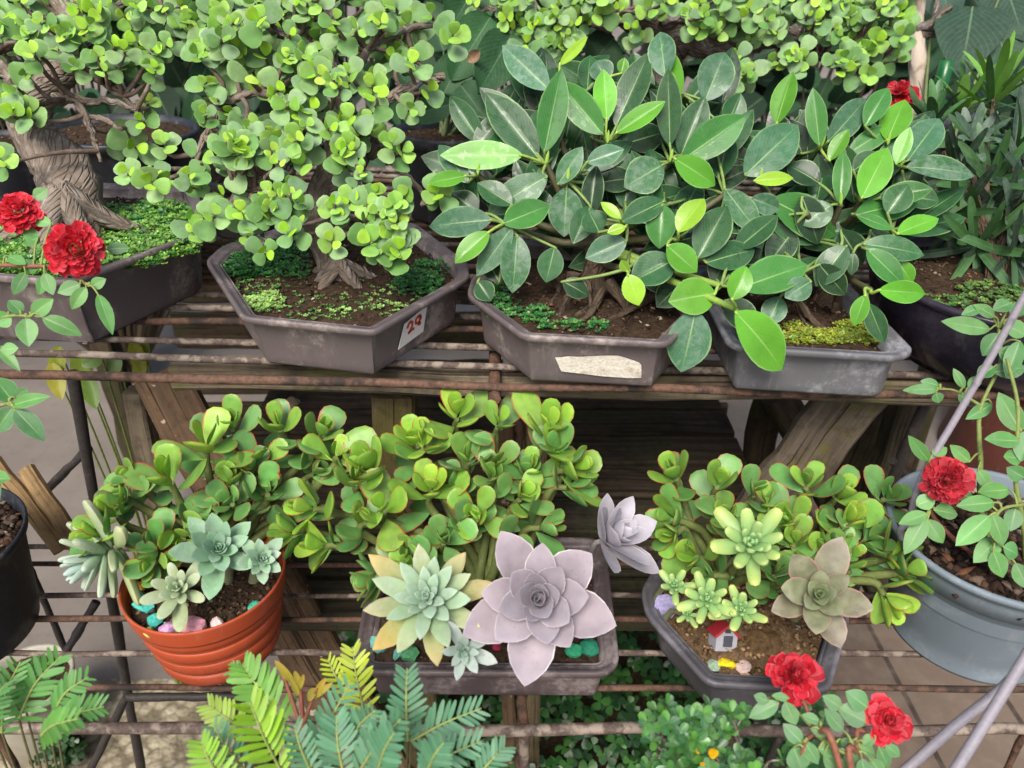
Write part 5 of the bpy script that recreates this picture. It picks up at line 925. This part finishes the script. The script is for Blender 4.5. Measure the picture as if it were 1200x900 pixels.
# ------------------------------------------------------------------ feathery fronds at the bottom
def frond(parent, x0, y0, x1, y1, d0, lpx, n, col, tipc=None, root=None, stemc='#8f9a5a'):
    P, Q = at(x0, y0, d0), at(x1, y1, d0+U(-.03, .01)); mid = (P+Q)/2+A([0, -.004, .008]); R = cat([P, mid, Q], 12); mb = MB(); s = MB()
    tube(s, R, np.linspace(.0013, .0006, len(R)), 5, tuple(hx(stemc))+(0,), 0, 0)
    if root is not None: tube(s, [root, root*.4+P*.6+A([0, .02, .0]), P], [.0013, .0012, .001], 5, tuple(hx('#5d5a3a'))+(0,), 0, 6)
    ax = nz(Q-P); nv_ = nz(tocam(P)+A([0, 0, .35])+rv(.1)); sd = nz(cross(ax, nv_)); c0 = hx(col)
    n += 2
    for i in range(n):
        f = (i+.35)/n; p = R[int(f*(len(R)-1))]; l = pxm(lpx, d0)*(1-.45*abs(f-.35)**1.4*1.6)*U(.92, 1.06)
        for h in (-1, 1):
            a = math.radians(62-24*f)+rng.normal(0, .05); d = ax*math.cos(a)+sd*h*math.sin(a)+nv_*U(-.05, .18); c = jit(c0 if tipc is None else c0+(hx(tipc)-c0)*f, .06)
            leaf(mb, p, d, nv_+rv(.15)+sd*h*-.15, l, l*U(.2, .25), (.35, .42), c, c, dust=U(0, .2), fold=.12, curl=U(-.35, .05), nu=2, nv=6)
    o = s.build('rachis', M['stem'], parent); mb.build('leaflets', M['frond'], o)
G1 = '#5f9a4a'; G2 = '#5b8f6c'; G3 = '#93bf2c'; G4 = '#b2c52e'
b = fpots[0]-A([0, 0, .003]); t = thing('feathery_plant', 'green feathery fronds at the corner below the black bark-filled pot', 'plant', b)
for q in ((22, 842, 72, 768, .66, 30, 8, G1), (58, 852, 122, 828, .62, 26, 9, G1), (64, 834, 104, 793, .64, 24, 7, G1), (2, 858, 24, 775, .66, 26, 8, G1), (-12, 850, 8, 800, .64, 24, 8, '#4f8a48'), (30, 830, 58, 775, .68, 24, 7, '#4f8a48'), (48, 862, 92, 842, .6, 24, 7, '#6fa84c')):
    frond(t, *q, root=b)
b = fpots[1]-A([0, 0, .003]); t = thing('feathery_plant', 'feathery plant with bright yellow green and bluish green fronds below the orange pot', 'plant', b)
for q in ((330, 905, 293, 822, .60, 40, 9, G3), (332, 845, 284, 778, .66, 34, 9, '#6fa83c'), (290, 858, 244, 826, .64, 26, 8, '#9dba4c'), (300, 800, 272, 786, .68, 18, 5, '#6a9a4c'), (262, 915, 236, 868, .60, 28, 7, '#8fbf3a'), (288, 905, 250, 850, .62, 26, 7, G2), (426, 832, 413, 758, .68, 27, 8, G4), (408, 820, 384, 772, .69, 18, 6, G4), (362, 905, 412, 798, .63, 30, 10, G2), (402, 905, 394, 838, .60, 30, 8, G2), (410, 868, 440, 832, .62, 24, 7, G2), (478, 868, 477, 783, .62, 28, 9, G2), (482, 868, 564, 830, .62, 30, 9, G2), (420, 905, 470, 842, .60, 30, 8, G2), (442, 905, 462, 858, .59, 30, 7, G2), (490, 905, 565, 868, .60, 28, 8, G2), (560, 910, 592, 876, .59, 24, 6, G2), (365, 905, 345, 850, .6, 24, 7, G2), (500, 905, 520, 870, .58, 26, 7, G2)):
    frond(t, *q, root=b)
mb = MB(); tube(mb, [b, at(362, 930, .64), at(357, 870, .655), at(352, 808, .67)], [.004, .0032, .0026, .0016], 7, tuple(hx('#8f4f40'))+(0,), 0, 6); tube(mb, [at(356, 860, .66), at(335, 800, .67), at(324, 778, .67)], [.002, .0016, .001], 6, tuple(hx('#8f5a44'))+(0,), 0, 5); tube(mb, [at(355, 850, .66), at(366, 820, .665), at(372, 806, .665)], [.002, .0016, .001], 6, tuple(hx('#8f5a44'))+(0,), 0, 5)
o = mb.build('shoot', M['stem'], t); mb = MB()
for x0, y0, x1, y1, w in ((344, 800, 322, 774, 9), (350, 808, 356, 790, 7), (352, 806, 345, 786, 8), (368, 815, 382, 794, 8), (366, 818, 390, 800, 8), (368, 806, 362, 822, 10), (350, 815, 340, 795, 7)):
    P = at(x0, y0, .668); Q = at(x1, y1, .66); leaf(mb, P, Q-P, tocam(P), np.linalg.norm(Q-P), pxm(w, .66), (.5, .6), jit(hx('#a9a83a'), .1), hx('#b59a4a'), fold=.3, nu=4, nv=6)
mb.build('foliage', M['small'], o)
# ------------------------------------------------------------------ small glossy shrub
b = fpots[2]-A([0, 0, .003]); t = thing('small_shrub', 'little shrub with tiny glossy leaves and a few yellow blooms at the bottom edge', 'shrub', b)
for cx, cy, rx, ry, n in ((778, 848, 24, 22, 11), (770, 885, 24, 20, 9), (822, 852, 25, 24, 12), (845, 885, 40, 22, 16), (865, 845, 22, 18, 7), (800, 880, 30, 24, 10), (838, 838, 18, 14, 5), (890, 892, 30, 12, 5)):
    P0 = at(cx, cy+15, .66); s = MB(); tube(s, [b, (b+P0)/2+rv(.008), P0], [.004, .003, .002], 6, (1, 1, 1, 0), 0, 5, .1); mb = MB()
    for i in range(n):
        a, r_ = U(0, TAU), math.sqrt(U(0, 1)); P = at(cx+math.cos(a)*rx*r_, cy+math.sin(a)*ry*r_, U(.60, .68)); ax, rr, q = frame(tocam(P)*.6+A([0, 0, .7])+rv(.3)); tube(s, [P0, (P0+P)/2+rv(.004), P], [.0015, .0012, .0008], 5, (1, 1, 1, 0), 0, 3)
        for k in range(rng.integers(5, 9)):
            f = k/8; th = 1.4-.9*f; aa = k*GA+a; rad = rr*math.cos(aa)+q*math.sin(aa); d = ax*math.cos(th)+rad*math.sin(th); c = jit(hx(['#4a8434', '#3d7538', '#5c983c', '#346838'][rng.integers(4)]), .12); l = pxm(U(11, 17), .64)
            leaf(mb, P+ax*f*.004, d, ax*math.sin(th)-rad*math.cos(th)+rv(.15), l, l*.62, (.8, .45), c, c, dust=U(0, .5), cup=.2, curl=U(-.3, .2), nu=4, nv=5)
    o = s.build('branch', M['bark_grey'], t); mb.build('foliage', M['ficus_small'] if 'ficus_small' in M else M['small'], o)
for x, y, R in ((818, 877, 6), (835, 882, 7), (823, 896, 4)):
    P = at(x, y, .615); mb = MB(); 
    for k in range(9): a = k*GA; dd = nz(tocam(P)*(.4+.08*k)+RT*math.cos(a)+UPV*math.sin(a)); leaf(mb, P, dd, tocam(P), pxm(R, .615), pxm(R*.9, .615), (.6, .3), hx('#e0b51c'), cup=.4, nu=2, nv=4)
    mb.build('flower', M['small'], t)
# ------------------------------------------------------------------ hangers
mb = MB(); rimp = at(1066, 612, .79)
t = thing('pot_hanger', 'thin grey hanger rod hooked on the rim of the big grey pot', 'hanger', rimp)
tube(mb, [rimp, at(1080, 560, .77), at(1120, 490, .755), at(1165, 412, .735), at(1215, 320, .71)], .0036, 10, (1, 1, 1, 0), 0, 6); tube(mb, [rimp+A([0, 0, .0]), rimp+A([-.008, -.002, -.008]), rimp+A([-.004, -.002, -.02])], .0034, 8, (1, 1, 1, 0), 0, 4); mb.build('rod', M['grey_tube'], t)
t = thing('pot_hanger', 'pair of thick grey hanger tubes slanting across the bottom right corner', 'hanger', at(1100, 930, .58))
for pts in ([(1235, 715, .60), (1200, 773, .60), (1118, 905, .58), (1080, 960, .57)], [(1240, 720, .605), (1186, 795, .63), (1120, 850, .635), (1050, 912, .63), (980, 965, .62)]):
    mb = MB(); tube(mb, [at(*p) for p in pts], .0042, 10, (1, 1, 1, 0), 0, 6); mb.build('tube', M['grey_tube'], t)
# small things behind
p = at(1098, 118, 1.3); t = thing('bottle', 'dark green bottle standing behind the narrow leaved plant', 'bottle', (p[0], p[1], zU(p[0])))
h = at(1098, 66, 1.3)[2]-zU(p[0]); mb = MB(); lathe(mb, [(.001, 0), (.022, .001), (.024, .006), (.024, h*.55), (.020, h*.72), (.012, h*.86), (.011, h-.002), (.001, h)], (p[0], p[1], zU(p[0])), 28); mb.build('body', M['bottle'], t)
p = at(1056, 105, 1.2); q = A([p[0], p[1]+.02, zU(p[0])]); t = thing('red_flower', 'small dark red blossom half hidden behind the smaller ficus', 'flower', q)
mb = MB(); tube(mb, [q, q*.5+p*.5+A([.01, .01, 0]), p], [.003, .0025, .002], 6, tuple(hx('#5f7a40'))+(0,), 0, 5); mb.build('stem', M['stem'], t)
rose_flower(t, p, A([-.3, -.5, .8]), pxm(24, 1.2), 26, .8, 1.7)
# ------------------------------------------------------------------ camera and light
cam = bpy.data.cameras.new('camera'); cam.sensor_width = 36; cam.lens = 27; cam.clip_start = .01; cam.clip_end = 300
co = bpy.data.objects.new('camera', cam); COL.objects.link(co); co.location = CAM; co.rotation_euler = (PI/2-PITCH, 0, 0); sc.camera = co
cam.dof.use_dof = True; cam.dof.focus_distance = .9; cam.dof.aperture_fstop = 6.0
w = bpy.data.worlds.new('World'); sc.world = w; w.use_nodes = True; nt = w.node_tree
sky = nt.nodes.new('ShaderNodeTexSky'); sky.sky_type = 'NISHITA'; sky.sun_disc = False
SUN_EL, SUN_ROT = math.radians(50), math.radians(195)
sky.sun_elevation = SUN_EL; sky.sun_rotation = SUN_ROT; sky.dust_density = 4.; sky.air_density = 1.0; sky.ozone_density = .6
bg = nt.nodes['Background']; nt.links.new(sky.outputs[0], bg.inputs[0]); bg.inputs[1].default_value = .105
sl = bpy.data.lights.new('sun', 'SUN'); sl.energy = 2.2; sl.angle = math.radians(28); sl.color = (1., .96, .9)
so = bpy.data.objects.new('sun', sl); COL.objects.link(so); so.location = (0, -1, 5)
# direction to the sun: Nishita rotation is measured from +Y towards +X
dx, dy, dz = math.sin(SUN_ROT)*math.cos(SUN_EL), math.cos(SUN_ROT)*math.cos(SUN_EL), math.sin(SUN_EL)
from mathutils import Vector
so.rotation_euler = Vector((dx, dy, dz)).to_track_quat('Z', 'Y').to_euler()
sc.view_settings.view_transform = 'Standard'; sc.view_settings.look = 'None'; sc.view_settings.exposure = 0.62; sc.view_settings.gamma = 1
sc.cycles.max_bounces = 6; sc.cycles.diffuse_bounces = 4; sc.cycles.glossy_bounces = 3; sc.cycles.transmission_bounces = 4; sc.cycles.transparent_max_bounces = 4
sc.cycles.use_denoising = True; sc.cycles.sample_clamp_indirect = 8
